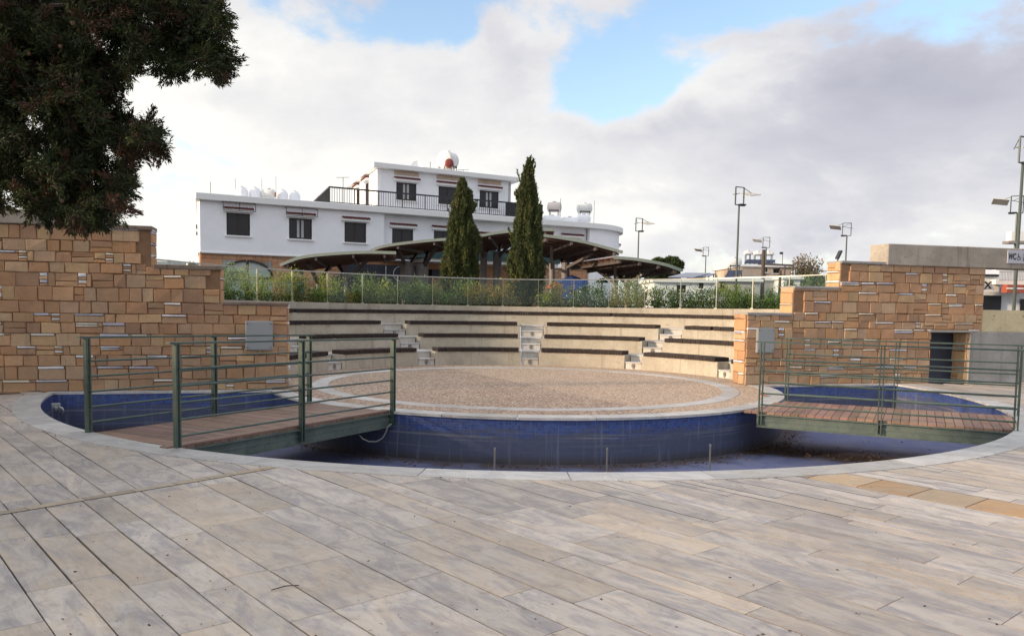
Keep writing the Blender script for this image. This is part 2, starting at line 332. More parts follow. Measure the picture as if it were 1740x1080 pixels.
# blue mosaic with lime and dirt bands low on the wall
def mosaic(name, wall):
    m, g, p = newmat(name); q = pos(g)
    uv = g.n('ShaderNodeUVMap').outputs[0] if wall else q
    b = g.n('ShaderNodeTexBrick', {'Vector': uv, 'Color1': (0.024, 0.048, 0.185, 1), 'Color2': (0.044, 0.100, 0.34, 1), 'Mortar': (0.08, 0.10, 0.20, 1), 'Scale': 1.0,
            'Mortar Size': 0.0035, 'Brick Width': 0.042, 'Row Height': 0.042, 'Bias': 0.0}, offset=0.0)
    c = b.outputs[0]
    st = g.noise(g.mapping(uv, (1.0, 9.0 if wall else 1.0, 1)), 1.6, 7, 0.6, 0.8)
    sp = g.n('ShaderNodeSeparateXYZ', {0: q})
    if wall:
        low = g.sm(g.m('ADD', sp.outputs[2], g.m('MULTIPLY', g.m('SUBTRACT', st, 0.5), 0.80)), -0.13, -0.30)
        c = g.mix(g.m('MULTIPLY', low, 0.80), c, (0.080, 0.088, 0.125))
        bands = g.noise(g.mapping(uv, (0.35, 26.0, 1)), 1.0, 5, 0.7, 0.4)
        c = g.mix(g.m('MULTIPLY', g.m('MULTIPLY', g.sm(bands, 0.55, 0.68), g.sm(sp.outputs[2], -0.08, -0.25)), 0.65), c, (0.21, 0.21, 0.235))
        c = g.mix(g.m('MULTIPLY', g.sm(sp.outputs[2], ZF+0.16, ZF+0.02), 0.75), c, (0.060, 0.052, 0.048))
        scum = g.m('MULTIPLY', g.m('SUBTRACT', 1.0, g.sm(g.m('ABSOLUTE', g.m('ADD', sp.outputs[2], g.m('ADD', 0.30, g.m('MULTIPLY', g.m('SUBTRACT', st, 0.5), 0.05)))), 0.004, 0.018)), g.sm(g.noise(uv, 0.8, 4), 0.40, 0.58))
        c = g.mix(g.m('MULTIPLY', scum, 0.55), c, (0.26, 0.25, 0.25))
        drip = g.noise(g.mapping(uv, (14.0, 0.7, 1)), 1.0, 4, 0.6, 0.3)
        c = g.mix(g.m('MULTIPLY', g.sm(drip, 0.54, 0.70), 0.50), c, (0.19, 0.21, 0.29))
        pat = g.noise(g.mapping(uv, (1.0, 2.5, 1)), 2.2, 9, 0.7, 1.0)
        c = g.mix(g.m('MULTIPLY', g.sm(pat, 0.54, 0.66), 0.45), c, (0.10, 0.11, 0.14))
    else:
        c = g.mix(g.m('ADD', 0.35, g.m('MULTIPLY', g.sm(st, 0.35, 0.65), 0.4)), c, (0.17, 0.18, 0.27))
        # dirt drifted against the stage, and a dark brown band below the right bridge
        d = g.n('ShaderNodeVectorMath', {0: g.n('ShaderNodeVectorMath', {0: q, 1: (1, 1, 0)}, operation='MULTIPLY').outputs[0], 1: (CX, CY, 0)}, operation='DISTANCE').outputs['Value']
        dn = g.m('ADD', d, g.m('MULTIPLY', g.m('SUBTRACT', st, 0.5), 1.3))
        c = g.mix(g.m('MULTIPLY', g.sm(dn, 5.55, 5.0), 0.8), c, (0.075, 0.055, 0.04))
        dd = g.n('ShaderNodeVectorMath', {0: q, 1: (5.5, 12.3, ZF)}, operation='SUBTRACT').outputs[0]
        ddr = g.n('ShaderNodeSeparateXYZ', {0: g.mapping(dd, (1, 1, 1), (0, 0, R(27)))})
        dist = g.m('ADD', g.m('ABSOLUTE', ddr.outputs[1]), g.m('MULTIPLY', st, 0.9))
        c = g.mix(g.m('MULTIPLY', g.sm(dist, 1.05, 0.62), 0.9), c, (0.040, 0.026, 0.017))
        debris = g.noise(q, 7, 6, 0.7)
        c = g.mix(g.m('MULTIPLY', g.sm(debris, 0.60, 0.66), 0.5), c, (0.10, 0.065, 0.04))
    g.t.links.new(c, p.inputs['Base Color']); p.inputs['Roughness'].default_value = 0.42 if wall else 0.6
    bump(g, p, g.m('MULTIPLY', b.outputs['Fac'], -1.0), 0.35, 0.003)
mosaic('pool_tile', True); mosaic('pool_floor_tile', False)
def concrete(name, a, b, streak=0.4, holes=True):
    m, g, p = newmat(name); q = pos(g)
    n = g.noise(q, 1.4, 8, 0.62, 0.4); n2 = g.noise(g.mapping(q, (1, 1, 3)), 9, 6, 0.65)
    c = g.mix(g.sm(n, 0.35, 0.68), a, b)
    c = g.mix(g.m('MULTIPLY', g.sm(n2, 0.5, 0.72), 0.35), c, tuple(x*0.55 for x in a))
    st = g.noise(g.mapping(q, (7, 7, 0.35)), 1.1, 5, 0.6, 0.3)
    c = g.mix(g.m('MULTIPLY', g.sm(st, 0.54, 0.72), streak), c, (a[0]*0.42, a[1]*0.38, a[2]*0.34))
    mo = g.noise(g.mapping(q, (1, 1, 2.2), (0, 0, 0), (9, 4, 2)), 3.2, 9, 0.72, 1.0)
    c = g.mix(g.m('MULTIPLY', g.sm(mo, 0.56, 0.68), 0.38), c, (a[0]*0.36, a[1]*0.35, a[2]*0.36))
    if holes:
        v = g.n('ShaderNodeTexVoronoi', {'Vector': q, 'Scale': 11.0})
        c = g.mix(g.m('MULTIPLY', g.m('LESS_THAN', v.outputs[0], 0.10), 0.55), c, (0.06, 0.05, 0.04))
    c = g.mix(1.0, c, tint(g), 'MULTIPLY')
    g.t.links.new(c, p.inputs['Base Color']); p.inputs['Roughness'].default_value = 0.85
    bump(g, p, g.m('ADD', n2, g.m('MULTIPLY', n, 0.5)), 0.25, 0.01)
concrete('concrete', (0.40, 0.355, 0.285), (0.50, 0.455, 0.375), 0.42)
concrete('concrete_grey', (0.27, 0.262, 0.25), (0.35, 0.34, 0.325), 0.35)
concrete('concrete_beam', (0.30, 0.265, 0.225), (0.42, 0.375, 0.32), 0.65)
concrete('concrete_sunlit', (0.56, 0.47, 0.29), (0.66, 0.57, 0.38), 0.2)  # warm sunlight on the parapet is put into this base colour
concrete('cap_dark', (0.155, 0.115, 0.09), (0.24, 0.19, 0.15), 0.5, False)
# sandstone blocks
def stone():
    m, g, p = newmat('sandstone'); q = pos(g)
    n = g.noise(q, 3.5, 8, 0.65, 0.6); n2 = g.noise(q, 26, 6, 0.7); n3 = g.noise(q, 0.5, 5, 0.6, 0.6)
    tn = tint(g)
    wh = g.sm(g.n('ShaderNodeSeparateColor', {0: tn}).outputs[2], 0.40, 0.5)
    c = g.mix(g.m('MULTIPLY', g.sm(n, 0.35, 0.7), g.m('SUBTRACT', 0.30, g.m('MULTIPLY', wh, 0.22))), tn, (0.27, 0.19, 0.12))
    c = g.mix(g.m('MULTIPLY', g.sm(n2, 0.45, 0.75), 0.35), c, g.mix(1.0, tn, (0.50, 0.42, 0.36), 'MULTIPLY'))
    c = g.mix(g.m('MULTIPLY', g.sm(n3, 0.50, 0.70), 0.36), c, (0.13, 0.095, 0.07))
    run = g.noise(g.mapping(q, (5, 5, 0.5), (0, 0, 0), (3, 1, 0)), 1.0, 6, 0.65, 0.5)
    c = g.mix(g.m('MULTIPLY', g.sm(run, 0.56, 0.70), 0.30), c, (0.16, 0.12, 0.09))
    sz = g.n('ShaderNodeSeparateXYZ', {0: q}).outputs[2]
    c = g.mix(g.m('MULTIPLY', g.sm(g.m('ADD', sz, g.m('MULTIPLY', n3, 0.5)), 0.85, 0.30), 0.22), c, (0.24, 0.20, 0.13))
    g.t.links.new(c, p.inputs['Base Color']); p.inputs['Roughness'].default_value = 0.9
    bump(g, p, g.m('ADD', n, g.m('MULTIPLY', n2, 0.6)), 0.75, 0.02)
stone()
simple('mortar', (0.25, 0.145, 0.08), 0.95, var=0.25, scale=8, bmp=0.4)
def wood(name, c1, c2, rot, rough=0.6):
    m, g, p = newmat(name); q = pos(g); tn = tint(g)
    n = g.noise(g.mapping(q, (3, 45, 20), (0, 0, rot)), 1.2, 6, 0.6, 0.8); n2 = g.noise(q, 2.2, 5, 0.6)
    c = g.mix(n, c1, c2); c = g.mix(g.m('MULTIPLY', g.sm(n2, 0.48, 0.7), 0.45), c, tuple(x*0.45 for x in c1))
    c = g.mix(1.0, c, tn, 'MULTIPLY'); g.t.links.new(c, p.inputs['Base Color']); p.inputs['Roughness'].default_value = rough
    bump(g, p, n, 0.35, 0.004)
wood('deck_wood', (0.16, 0.095, 0.070), (0.27, 0.185, 0.145), R(-150))
wood('deck_wood_red', (0.21, 0.110, 0.078), (0.33, 0.215, 0.165), R(-60))
wood('bench_wood', (0.015, 0.008, 0.007), (0.032, 0.017, 0.014), 0, 0.75)
def worn(name, c, rough):
    m, g, p = newmat(name); q = pos(g)
    n = g.noise(q, 4, 6, 0.65, 0.4); f = g.noise(q, 38, 5, 0.7)
    cc_ = g.mix(g.sm(n, 0.35, 0.65), tuple(x*0.85 for x in c), tuple(x*1.30 for x in c))
    cc_ = g.mix(g.m('MULTIPLY', g.sm(f, 0.60, 0.70), 0.5), cc_, tuple(x*1.9 for x in c))
    cc_ = g.mix(g.m('MULTIPLY', g.m('MULTIPLY', g.sm(f, 0.48, 0.60), g.sm(n, 0.55, 0.66)), 0.75), cc_, (0.15, 0.075, 0.035))
    g.t.links.new(cc_, p.inputs['Base Color']); p.inputs['Roughness'].default_value = rough; p.inputs['Metallic'].default_value = 0.2
    bump(g, p, f, 0.15, 0.002)
worn('rail_paint', (0.066, 0.098, 0.080), 0.42); worn('beam_paint', (0.105, 0.135, 0.115), 0.5)
simple('lamp_paint', (0.085, 0.105, 0.095), 0.45, 0.3, var=0.1)
simple('panel_pale', (0.52, 0.49, 0.43), 0.5, var=0.1)
simple('dark_metal', (0.035, 0.035, 0.04), 0.5, 0.3, var=0.1)
simple('steel', (0.42, 0.42, 0.40), 0.35, 0.7, var=0.1)
simple('post_steel', (0.38, 0.38, 0.30), 0.4, 0.6, var=0.1)
simple('grey_box', (0.30, 0.315, 0.32), 0.45, 0.1, var=0.08, scale=2)
simple('render_white', (0.85, 0.855, 0.89), 0.85, var=0.06, scale=1.2, bmp=0.1)
simple('render_old', (0.45, 0.43, 0.42), 0.9, var=0.28, scale=0.8, bmp=0.2)
simple('render_warm', (0.58, 0.46, 0.36), 0.9, var=0.25, scale=1.2)
simple('white_paint', (0.78, 0.78, 0.77), 0.5, var=0.05)
simple('tank_white', (0.74, 0.74, 0.72), 0.35, var=0.08, scale=2)
simple('tank_pink', (0.70, 0.62, 0.58), 0.4, var=0.08, scale=2)
simple('roof_tile', (0.13, 0.028, 0.026), 0.75, var=0.3, scale=12)
simple('red_paint', (0.42, 0.05, 0.03), 0.5, var=0.15)
simple('tank_red', (0.22, 0.04, 0.03), 0.5, var=0.2)
simple('orange_paint', (0.36, 0.085, 0.05), 0.6, var=0.15)
simple('copper', (0.50, 0.17, 0.06), 0.4, 0.3, var=0.15)
simple('dark_glass', (0.012, 0.011, 0.014), 0.35, var=0.2, scale=0.8)
simple('curtain', (0.42, 0.42, 0.44), 0.9, var=0.2, scale=5)
simple('window_frame', (0.030, 0.022, 0.022), 0.5, var=0.1)
simple('shop_glass', (0.42, 0.47, 0.46), 0.3, var=0.15, scale=0.6)
simple('navy', (0.006, 0.008, 0.020), 0.5, var=0.2)
simple('teal', (0.010, 0.042, 0.045), 0.6, var=0.2)
simple('awning_blue', (0.02, 0.06, 0.26), 0.8, var=0.25)
simple('solar_glass', (0.045, 0.06, 0.10), 0.15, 0.2, var=0.2)
simple('solar_pale', (0.20, 0.22, 0.30), 0.12, 0.3, var=0.15)
simple('canopy_top', (0.27, 0.31, 0.27), 0.5, 0.2, var=0.12)
wood('canopy_wood', (0.17, 0.09, 0.072), (0.27, 0.16, 0.13), 0)
simple('column_grey', (0.22, 0.20, 0.19), 0.6, var=0.2)
simple('column_dark', (0.11, 0.09, 0.085), 0.6, var=0.2)
simple('black', (0.008, 0.008, 0.012), 0.4, var=0.1)
simple('ink', (0.015, 0.015, 0.017), 0.6, var=0.0)
simple('sign_grey', (0.47, 0.47, 0.53), 0.4, var=0.03)
simple('door_blue', (0.020, 0.026, 0.046), 0.5, var=0.2)
simple('asphalt', (0.06, 0.06, 0.06), 0.9, var=0.2, scale=3)
simple('soil', (0.085, 0.065, 0.045), 0.95, var=0.35, scale=6, bmp=0.5)
simple('bark', (0.16, 0.125, 0.10), 0.95, var=0.35, scale=14, bmp=0.6)
simple('bark_dark', (0.09, 0.065, 0.05), 0.95, var=0.3, scale=14, bmp=0.5)
simple('cone_brown', (0.13, 0.065, 0.04), 0.8, var=0.3, scale=30)
simple('hose', (0.20, 0.20, 0.19), 0.6, var=0.1)
simple('brick_base', (0.52, 0.27, 0.15), 0.9, var=0.2, scale=2)
def foliage(name, trans=0.25):
    m, g, p = newmat(name); c = tint(g)
    n = g.noise(pos(g), 9, 3); c = g.mix(1.0, c, g.ramp(n, [(0.3, 0.7), (0.7, 1.25)]), 'MULTIPLY')
    t = g.t; out = t.nodes['Material Output']
    g.t.links.new(c, p.inputs['Base Color']); p.inputs['Roughness'].default_value = 0.65; p.inputs['Specular IOR Level'].default_value = 0.25
    tr = g.n('ShaderNodeBsdfTranslucent', {'Color': c}); mx = g.n('ShaderNodeMixShader', {0: trans})
    t.links.new(p.outputs[0], mx.inputs[1]); t.links.new(tr.outputs[0], mx.inputs[2]); t.links.new(mx.outputs[0], out.inputs[0])
foliage('leaf'); foliage('needle', 0.12)
def glassmat():
    m, g, p = newmat('fence_glass'); t = m.node_tree; out = t.nodes['Material Output']
    tr = g.n('ShaderNodeBsdfTransparent', {'Color': (0.925, 0.965, 0.94, 1)}); gl = g.n('ShaderNodeBsdfGlossy', {'Color': (0.9, 1, 0.95, 1), 'Roughness': 0.03})
    fr = g.n('ShaderNodeFresnel', {'IOR': 1.45}); f = g.m('MINIMUM', g.m('MULTIPLY', fr.outputs[0], 0.55), 0.3)
    mx = g.n('ShaderNodeMixShader', {0: f}); t.links.new(tr.outputs[0], mx.inputs[1]); t.links.new(gl.outputs[0], mx.inputs[2]); t.links.new(mx.outputs[0], out.inputs[0])
glassmat()

rnd = random.Random(7)
# ------------------------------------------------------------------ ground, plaza
def arc(cx, cy, r, a0, a1, n): return [(cx+r*math.cos(a0+(a1-a0)*i/n), cy+r*math.sin(a0+(a1-a0)*i/n)) for i in range(n+1)]
PCOP = 0.33
# where the pool circle meets its straight back edge (t = -0.89)
sc_, tc_ = toL(PC); dt = -0.89-tc_; hs = math.sqrt(PR**2-dt**2)
phiR = math.atan2(dt, hs); phiL = math.pi-phiR       # local angles around the pool centre
aL, aR = A0+phiL, A0+phiR+2*math.pi                  # going left -> front -> right
def pool_arc(r, n=140, e0=0.0, e1=0.0): return [(PC.x+r*math.cos(a), PC.y+r*math.sin(a)) for a in [aL+e0+(aR+e1-aL-e0)*i/n for i in range(n+1)]]

# the joint bed under the paving: a ring-shaped sheet from the pool edge outwards, as far as the horizon
gm = MB()
inner = pool_arc(PR+0.10, 140, -0.02, 0.02); outer = []
for p in inner:
    d = Vector((p[0]-PC.x, p[1]-PC.y)).normalized(); outer.append((PC.x+d.x*1200, PC.y+d.y*1200))
n = len(inner); gm.add([(x, y, -0.012) for x, y in inner]+[(x, y, -0.012) for x, y in outer], [(i, i+1, n+i+1, n+i) for i in range(n-1)])
tag(gm.build('plaza_ground', MAT['joint']), kind='structure')
# planks of travertine: rows run at 130 degrees
dp = Vector((-math.sin(R(40)), math.cos(R(40)))); npv = Vector((math.cos(R(40)), math.sin(R(40))))
pm = MB(); om = MB()
HOLE = (9.05, 15.0)
def emit(mb, s0, s1, q0, q1, tn, topz=0.0):
    """one plank: s along dp, q along npv; cut away inside the pool coping"""
    rc = PR+0.16
    def pt(s, q): v = dp*s+npv*q; return (v.x, v.y)
    cs, cq = PC.dot(dp), PC.dot(npv)
    near = max(abs(min(max(cq, q0), q1)-cq), 0)
    dmin = math.hypot(min(max(cs, s0), s1)-cs, min(max(cq, q0), q1)-cq)
    cells = 1 if dmin > rc else max(2, int((q1-q0)/0.03))
    for k in range(cells):
        a, b = q0+(q1-q0)*k/cells, q0+(q1-q0)*(k+1)/cells
        if cells == 1: segs = [(s0, s0, s1, s1)]
        else:
            segs = []
            ha = math.sqrt(max(rc*rc-(a-cq)**2, 0)); hb = math.sqrt(max(rc*rc-(b-cq)**2, 0))
            l0, l1 = min(cs-ha, s1), min(cs-hb, s1)
            if l0 > s0 or l1 > s0: segs.append((s0, s0, max(l0, s0), max(l1, s0)))
            h0, h1 = max(cs+ha, s0), max(cs+hb, s0)
            if h0 < s1 or h1 < s1: segs.append((min(h0, s1), min(h1, s1), s1, s1))
        for sa, sb, ea, eb in segs:
            P = [pt(sa, a), pt(sb, b), pt(eb, b), pt(ea, a)]
            c = Vector((sum(x[0] for x in P)/4, sum(x[1] for x in P)/4))
            s_, t_ = toL(c)
            if t_ > TW-0.02: continue
            zt = topz
            vs = [(x, y, zt) for x, y in P]
            mb.add(vs, [(0, 3, 2, 1)] if True else [], tn)
            if cells == 1:
                lo = [(x, y, -0.012) for x, y in P]
                b0 = len(mb.v); mb.v += lo
                for i in range(4):
                    j = (i+1) % 4; mb.f.append([b0-4+i, b0-4+j, b0+j, b0+i]); mb.t.append(tn)
known = [0.80, 1.03, 1.26, 1.53, 1.74, 1.99, 2.49, 2.80, 3.05, 3.42, 3.66, 3.84, 4.28, 4.60, 4.89]
q = 0.80; rows = []
while q > -16:
    wd = rnd.choice([0.24, 0.34, 0.46, 0.30]); rows.append((q-wd, q)); q -= wd
rows += [(known[i], known[i+1]) for i in range(len(known)-1)]
q = known[-1]
while q < 22:
    if abs(q-7.14) < 0.16: rows.append((q, 7.14)); rows.append((7.14, 7.64)); q = 7.64; continue
    wd = rnd.choice([0.13, 0.19, 0.25, 0.25, 0.30, 0.17]); rows.append((q, q+wd)); q += wd
for q0, q1 in rows:
    orange = abs(q0-7.14) < 1e-6
    s = -12+rnd.random()
    while s < 16:
        ln = rnd.uniform(0.75, 1.25) if q1 < 3 else rnd.uniform(0.9, 2.1)
        if orange: ln = rnd.uniform(0.34, 0.55)
        c = dp*(s+ln/2)+npv*((q0+q1)/2)
        if -15 < c.x < 17 and -6 < c.y < 20:
            tn = (rnd.random(), rnd.random(), rnd.random())
            ggap = 0.0062
            if orange and s > 0.6: emit(om, s+ggap, s+ln-ggap, q0+ggap, q1-ggap, tn)
            else: gj = ggap*rnd.choice((0.6, 0.8, 1.0, 1.0, 1.3)); emit(pm, s+ggap*0.4, s+ln-ggap*0.4, q0+gj, q1-gj, tn)
        s += ln
tag(pm.build('plaza_paving', MAT['paving']), kind='structure')
tag(om.build('paving_band', MAT['orange_stone']), kind='structure')
# narrow band of yellow stone inlaid in the paving on the left
ym = MB(); a, b = Vector((-8.2, 0.45)), Vector((-2.19, 7.70)); a = b-(b-a).normalized()*9.0; d = (b-a).normalized(); nn = Vector((-d.y, d.x))
s = 0.0; tot = (b-a).length
while s < tot:
    ln = min(rnd.uniform(0.22, 0.42), tot-s); p0, p1 = a+d*(s+0.003), a+d*(s+ln-0.003)
    P = [p0-nn*0.052, p1-nn*0.052, p1+nn*0.052, p0+nn*0.052]
    ym.add([(v.x, v.y, 0.004) for v in P], [(0, 1, 2, 3)], (rnd.random(), rnd.random(), rnd.random())); s += ln
bed = MB(); P = [a-nn*0.057, b-nn*0.057, b+nn*0.057, a+nn*0.057]
bed.add([(v.x, v.y, 0.002) for v in P], [(0, 1, 2, 3)]).build('band_bed', MAT['joint'])
tag(bpy.data.objects['band_bed'], kind='structure')
tag(ym.build('paving_strip', MAT['yellow_stone']), kind='structure')

# ------------------------------------------------------------------ pool
def ring_slabs(name, cx, cy, r0, r1, a0, a1, z0, z1, step, mat, clipT=None, parent=None, jitter=0.3, gap=0.006):
    mb = MB(); a = a0
    while a < a1-1e-4:
        st = min(step*rnd.uniform(1-jitter, 1+jitter), a1-a)
        if a1-a-st < step*0.3: st = a1-a
        k = max(2, int(st*r1/0.12)); tn = (rnd.random(), rnd.random(), rnd.random()*0.6)
        ga = gap/r1; sk = rnd.uniform(-0.02, 0.02)
        def P(r, aa): return (cx+r*math.cos(aa), cy+r*math.sin(aa))
        vs = []
        for i in range(k+1):
            f = i/k
            for r in (r0, r1):
                aa = a+ga+(st-2*ga)*f
                vs.append((*P(r, aa), z1)); vs.append((*P(r, aa), z0))
        fs = []
        for i in range(k):
            b = 4*i; fs += [(b, b+2, b+6, b+4), (b+1, b+5, b+7, b+3), (b, b+4, b+5, b+1), (b+2, b+3, b+7, b+6)]
        fs += [(0, 1, 3, 2), (4*k, 4*k+2, 4*k+3, 4*k+1)]
        mb.add(vs, fs, tn); a += st
    return mb.build(name, mat, parent)
pool = empty('fountain_pool', (PC.x, PC.y, ZF), label='large empty round fountain pool lined with blue mosaic around the stage', cat='pool')
ring_slabs('coping', PC.x, PC.y, PR-0.03, PR+PCOP, aL, aR, -0.03, 0.006, R(9), MAT['marble'], parent=pool)
# straight coping along the long wall, left and right of the stage
for s0, s1 in ((-hs+sc_-0.1, -4.88), (4.88, hs+sc_+0.1)):
    mb = MB(); s = s0
    while s < s1-1e-3:
        st = min(0.95, s1-s); P = [L(s+0.003, -0.90), L(s+st-0.003, -0.90), L(s+st-0.003, TW-0.002), L(s+0.003, TW-0.002)]
        mb.prism([(p.x, p.y) for p in P], -0.03, 0.003, (rnd.random(), rnd.random(), rnd.random()*0.5)); s += st
    mb.build('back_coping', MAT['marble'], pool)
# pool wall and floor
mb = MB(); A = pool_arc(PR, 160); uvs = []; acc = 0
vs = []
for i, (x, y) in enumerate(A):
    if i: acc += math.hypot(x-A[i-1][0], y-A[i-1][1])
    vs += [(x, y, -0.03), (x, y, ZF-0.02)]; uvs += [(acc, 0), (acc, ZF-0.02)]
mb.add(vs, [(2*i, 2*i+2, 2*i+3, 2*i+1) for i in range(len(A)-1)])
mb.build('pool_wall', MAT['pool_tile'], pool, uvs=uvs, smooth=True)
for s0, s1 in ((-hs+sc_, -4.7), (4.7, hs+sc_)):
    P0, P1 = L(s0, -0.885), L(s1, -0.885); ln = s1-s0
    mb = MB(); mb.add([(P0.x, P0.y, -0.03), (P1.x, P1.y, -0.03), (P1.x, P1.y, ZF-0.02), (P0.x, P0.y, ZF-0.02)], [(3, 2, 1, 0)])
    mb.build('back_pool_wall', MAT['pool_tile'], pool, uvs=[(0, 0), (ln, 0), (ln, ZF-.02), (0, ZF-.02)])
mb = MB(); F = [(x, y, ZF) for x, y in pool_arc(PR+0.05, 100, -0.03, 0.03)]
mb.add([(PC.x, PC.y, ZF)]+F, [(0, i+1, i+2) for i in range(len(F)-1)])
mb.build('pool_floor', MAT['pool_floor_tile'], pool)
# fine dark joint line round the floor near the stage, and the pipes of the fountain
def pipe(px, yy, ztop, label):
    b = G(px, 700, 0.0); x = (px-PPX)/FPX*yy*1.005
    t = empty('fountain_pipe', (x, yy, ZF), label=label, cat='pipe', group='standing pipes of the fountain')
    m = MB(); m.tube((x, yy, ZF-0.01), (x, yy, ztop), 0.011, n=10); m.build('pipe', MAT['column_grey'], t)
    m = MB(); m.tube((x, yy, ztop), (x, yy, ztop+0.03), 0.015, 0.012, n=10); m.build('nozzle', MAT['column_grey'], t); m = MB(); m.tube((x, yy, ZF), (x, yy, ZF+0.02), 0.05, n=12); m.build('base_flange', MAT['steel'], t)
pipe(843, 9.7, -0.16, 'thin upright fountain pipe in the empty pool, leftmost of the three before the stage')
pipe(1035, 9.7, -0.14, 'thin upright fountain pipe in the empty pool, middle of the three before the stage')
pipe(1211, 9.9, -0.11, 'thin upright fountain pipe in the empty pool, rightmost of the three, nearest the right bridge')
# pump fitting on the left pool wall
pf = G(95, 690, -0.12)
pt = empty('wall_fitting', pf, label='pale square water fitting with a bent pipe on the left pool wall', cat='fitting')
m = MB(); m.box(pf, (0.13, 0.06, 0.10), 0.6); m.box(pf+Vector((0.03, -0.05, -0.02)), (0.05, 0.06, 0.05), 0.6); m.build('housing', MAT['grey_box'], pt, bevel=0.008)
m = MB(); m.path([pf+Vector((0.05, -0.03, 0.0)), pf+Vector((0.13, -0.05, -0.02)), pf+Vector((0.15, -0.06, -0.06)), pf+Vector((0.10, -0.06, -0.13))], 0.016, 8); m.build('bent_pipe', MAT['steel'], pt, smooth=True)
# leaf litter and dirt on the pool floor
rng = np.random.default_rng(3); N = 900
P = np.zeros((N, 3)); k = 0
while k < N:
    c = rng.random(); a = rng.uniform(R(200), R(350))
    if c < 0.55: p = np.array([CX+(5.0+abs(rng.normal())*0.22)*math.cos(a), CY+(5.0+abs(rng.normal())*0.22)*math.sin(a)])
    elif c < 0.9:
        u = rng.uniform(-1.8, 1.8); v = rng.normal()*0.35; p = np.array([5.5+u*0.89+v*0.45, 12.3-u*0.45+v*0.89])
    else: p = np.array([PC.x+7.6*math.sqrt(rng.random())*math.cos(a), PC.y+7.6*math.sqrt(rng.random())*math.sin(a)])
    if math.hypot(p[0]-CX, p[1]-CY) > 4.97 and math.hypot(p[0]-PC.x, p[1]-PC.y) < 8.2 and toL(p)[1] < -0.95:
        P[k, :2] = p; k += 1
P[:, 2] = ZF+0.006+rng.random(N)*0.01
D = rng.normal(size=(N, 3)); D[:, 2] *= 0.15
T = np.stack([rng.uniform(0.06, 0.22, N)]*3, 1)*np.array([1.0, 0.66, 0.42])
lit = leaves('leaf_litter', P, D, rng.uniform(0.03, 0.07, N), rng.uniform(0.015, 0.03, N), T, MAT['leaf'], None, rng)
tag(lit, 'dry brown leaves scattered on the floor of the empty pool', 'leaves', kind='stuff')

# ------------------------------------------------------------------ stage
stage = empty('round_stage', (CX, CY, ZF), label='round pebble-covered stage with pale marble rings rising from the pool', cat='stage')
a0s, a1s = A0+math.pi+math.asin(-TW/SR)-0.02, A0+2*math.pi-math.asin(-TW/SR)+0.02
A = arc(CX, CY, SR-0.03, a0s, a1s, 120); vs = []; uvs = []; acc = 0
for i, (x, y) in enumerate(A):
    if i: acc += math.hypot(x-A[i-1][0], y-A[i-1][1])
    vs += [(x, y, -0.035), (x, y, ZF-0.02)]; uvs += [(acc, 0), (acc, ZF-0.02)]
mb = MB(); mb.add(vs, [(2*i, 2*i+1, 2*i+3, 2*i+2) for i in range(len(A)-1)])
mb.build('stage_wall', MAT['pool_tile'], stage, uvs=uvs, smooth=True)
mb = MB(); F = arc(CX, CY, SR+0.10, 0, 2*math.pi, 96)[:-1]
F2 = []
for x, y in F:
    s_, t_ = toL((x, y)); rr = math.hypot(s_, t_)
    if t_ < 0: x, y = CX+(x-CX)*(SR-0.06)/rr, CY+(y-CY)*(SR-0.06)/rr
    F2.append((x, y))
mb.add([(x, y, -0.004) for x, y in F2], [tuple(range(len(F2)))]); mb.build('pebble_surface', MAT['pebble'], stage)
ring_slabs('edge_coping', CX, CY, 4.66, SR+0.015, a0s+0.035, a1s-0.035, -0.035, 0.002, R(13), MAT['marble'], parent=stage, jitter=0.12)
ring_slabs('inlaid_ring', CX, CY, 3.88, 4.18, 0, 2*math.pi, -0.02, 0.001, R(14), MAT['ring_marble'], parent=stage, jitter=0.1)
# a small round floor lamp set in the right edge
c = G(1297, 672.5)
t = empty('floor_light', c, label='small round light set in the pale stage edge beside the right bridge', cat='light')
m = MB(); m.tube(c+Vector((0, 0, -0.02)), c+Vector((0, 0, 0.012)), 0.11, n=24); m.build('bezel', MAT['steel'], t)
m = MB(); m.tube(c+Vector((0, 0, 0.012)), c+Vector((0, 0, 0.016)), 0.075, n=24); m.build('lens', MAT['copper'], t)

# ------------------------------------------------------------------ seating tiers
RT = [4.98, 6.10, 7.25, 8.37]; ZT = [0.345, 0.665, 0.98, 1.27]; RW = 8.85
ST = [R(9.5+31.7*k) for k in range(6)]; HW = R(2.68)
P0t, P1t = R(-2.0), R(182.0)
theatre = empty('amphitheatre_seating', (CX, CY, 0), label='semicircular concrete seating tiers rising behind the stage', cat='seating')
def in_stair(phi):
    return any(abs(phi-s) < HW for s in ST)
def arc_block(mb, r0, r1, p0, p1, z0, z1, tn=(1, 1, 1)):
    k = max(1, int((p1-p0)*r1/0.12)); vs = []
    for i in range(k+1):
        ph = p0+(p1-p0)*i/k
        for r in (r0, r1):
            for z in (z1, z0): vs.append(PL(r, ph, z))
    fs = []
    for i in range(k):
        b = 4*i; fs += [(b, b+2, b+6, b+4), (b+1, b+5, b+7, b+3), (b, b+4, b+5, b+1), (b+2, b+3, b+7, b+6)]
    fs += [(0, 1, 3, 2), (4*k, 4*k+2, 4*k+3, 4*k+1)]
    mb.add(vs, fs, tn)
def spans(tier):
    if tier == 3: return [(P0t, P1t)]
    ed = [P0t]
    for s in ST: ed += [s-HW, s+HW]
    ed.append(P1t); return [(ed[i], ed[i+1]) for i in range(0, len(ed), 2)]
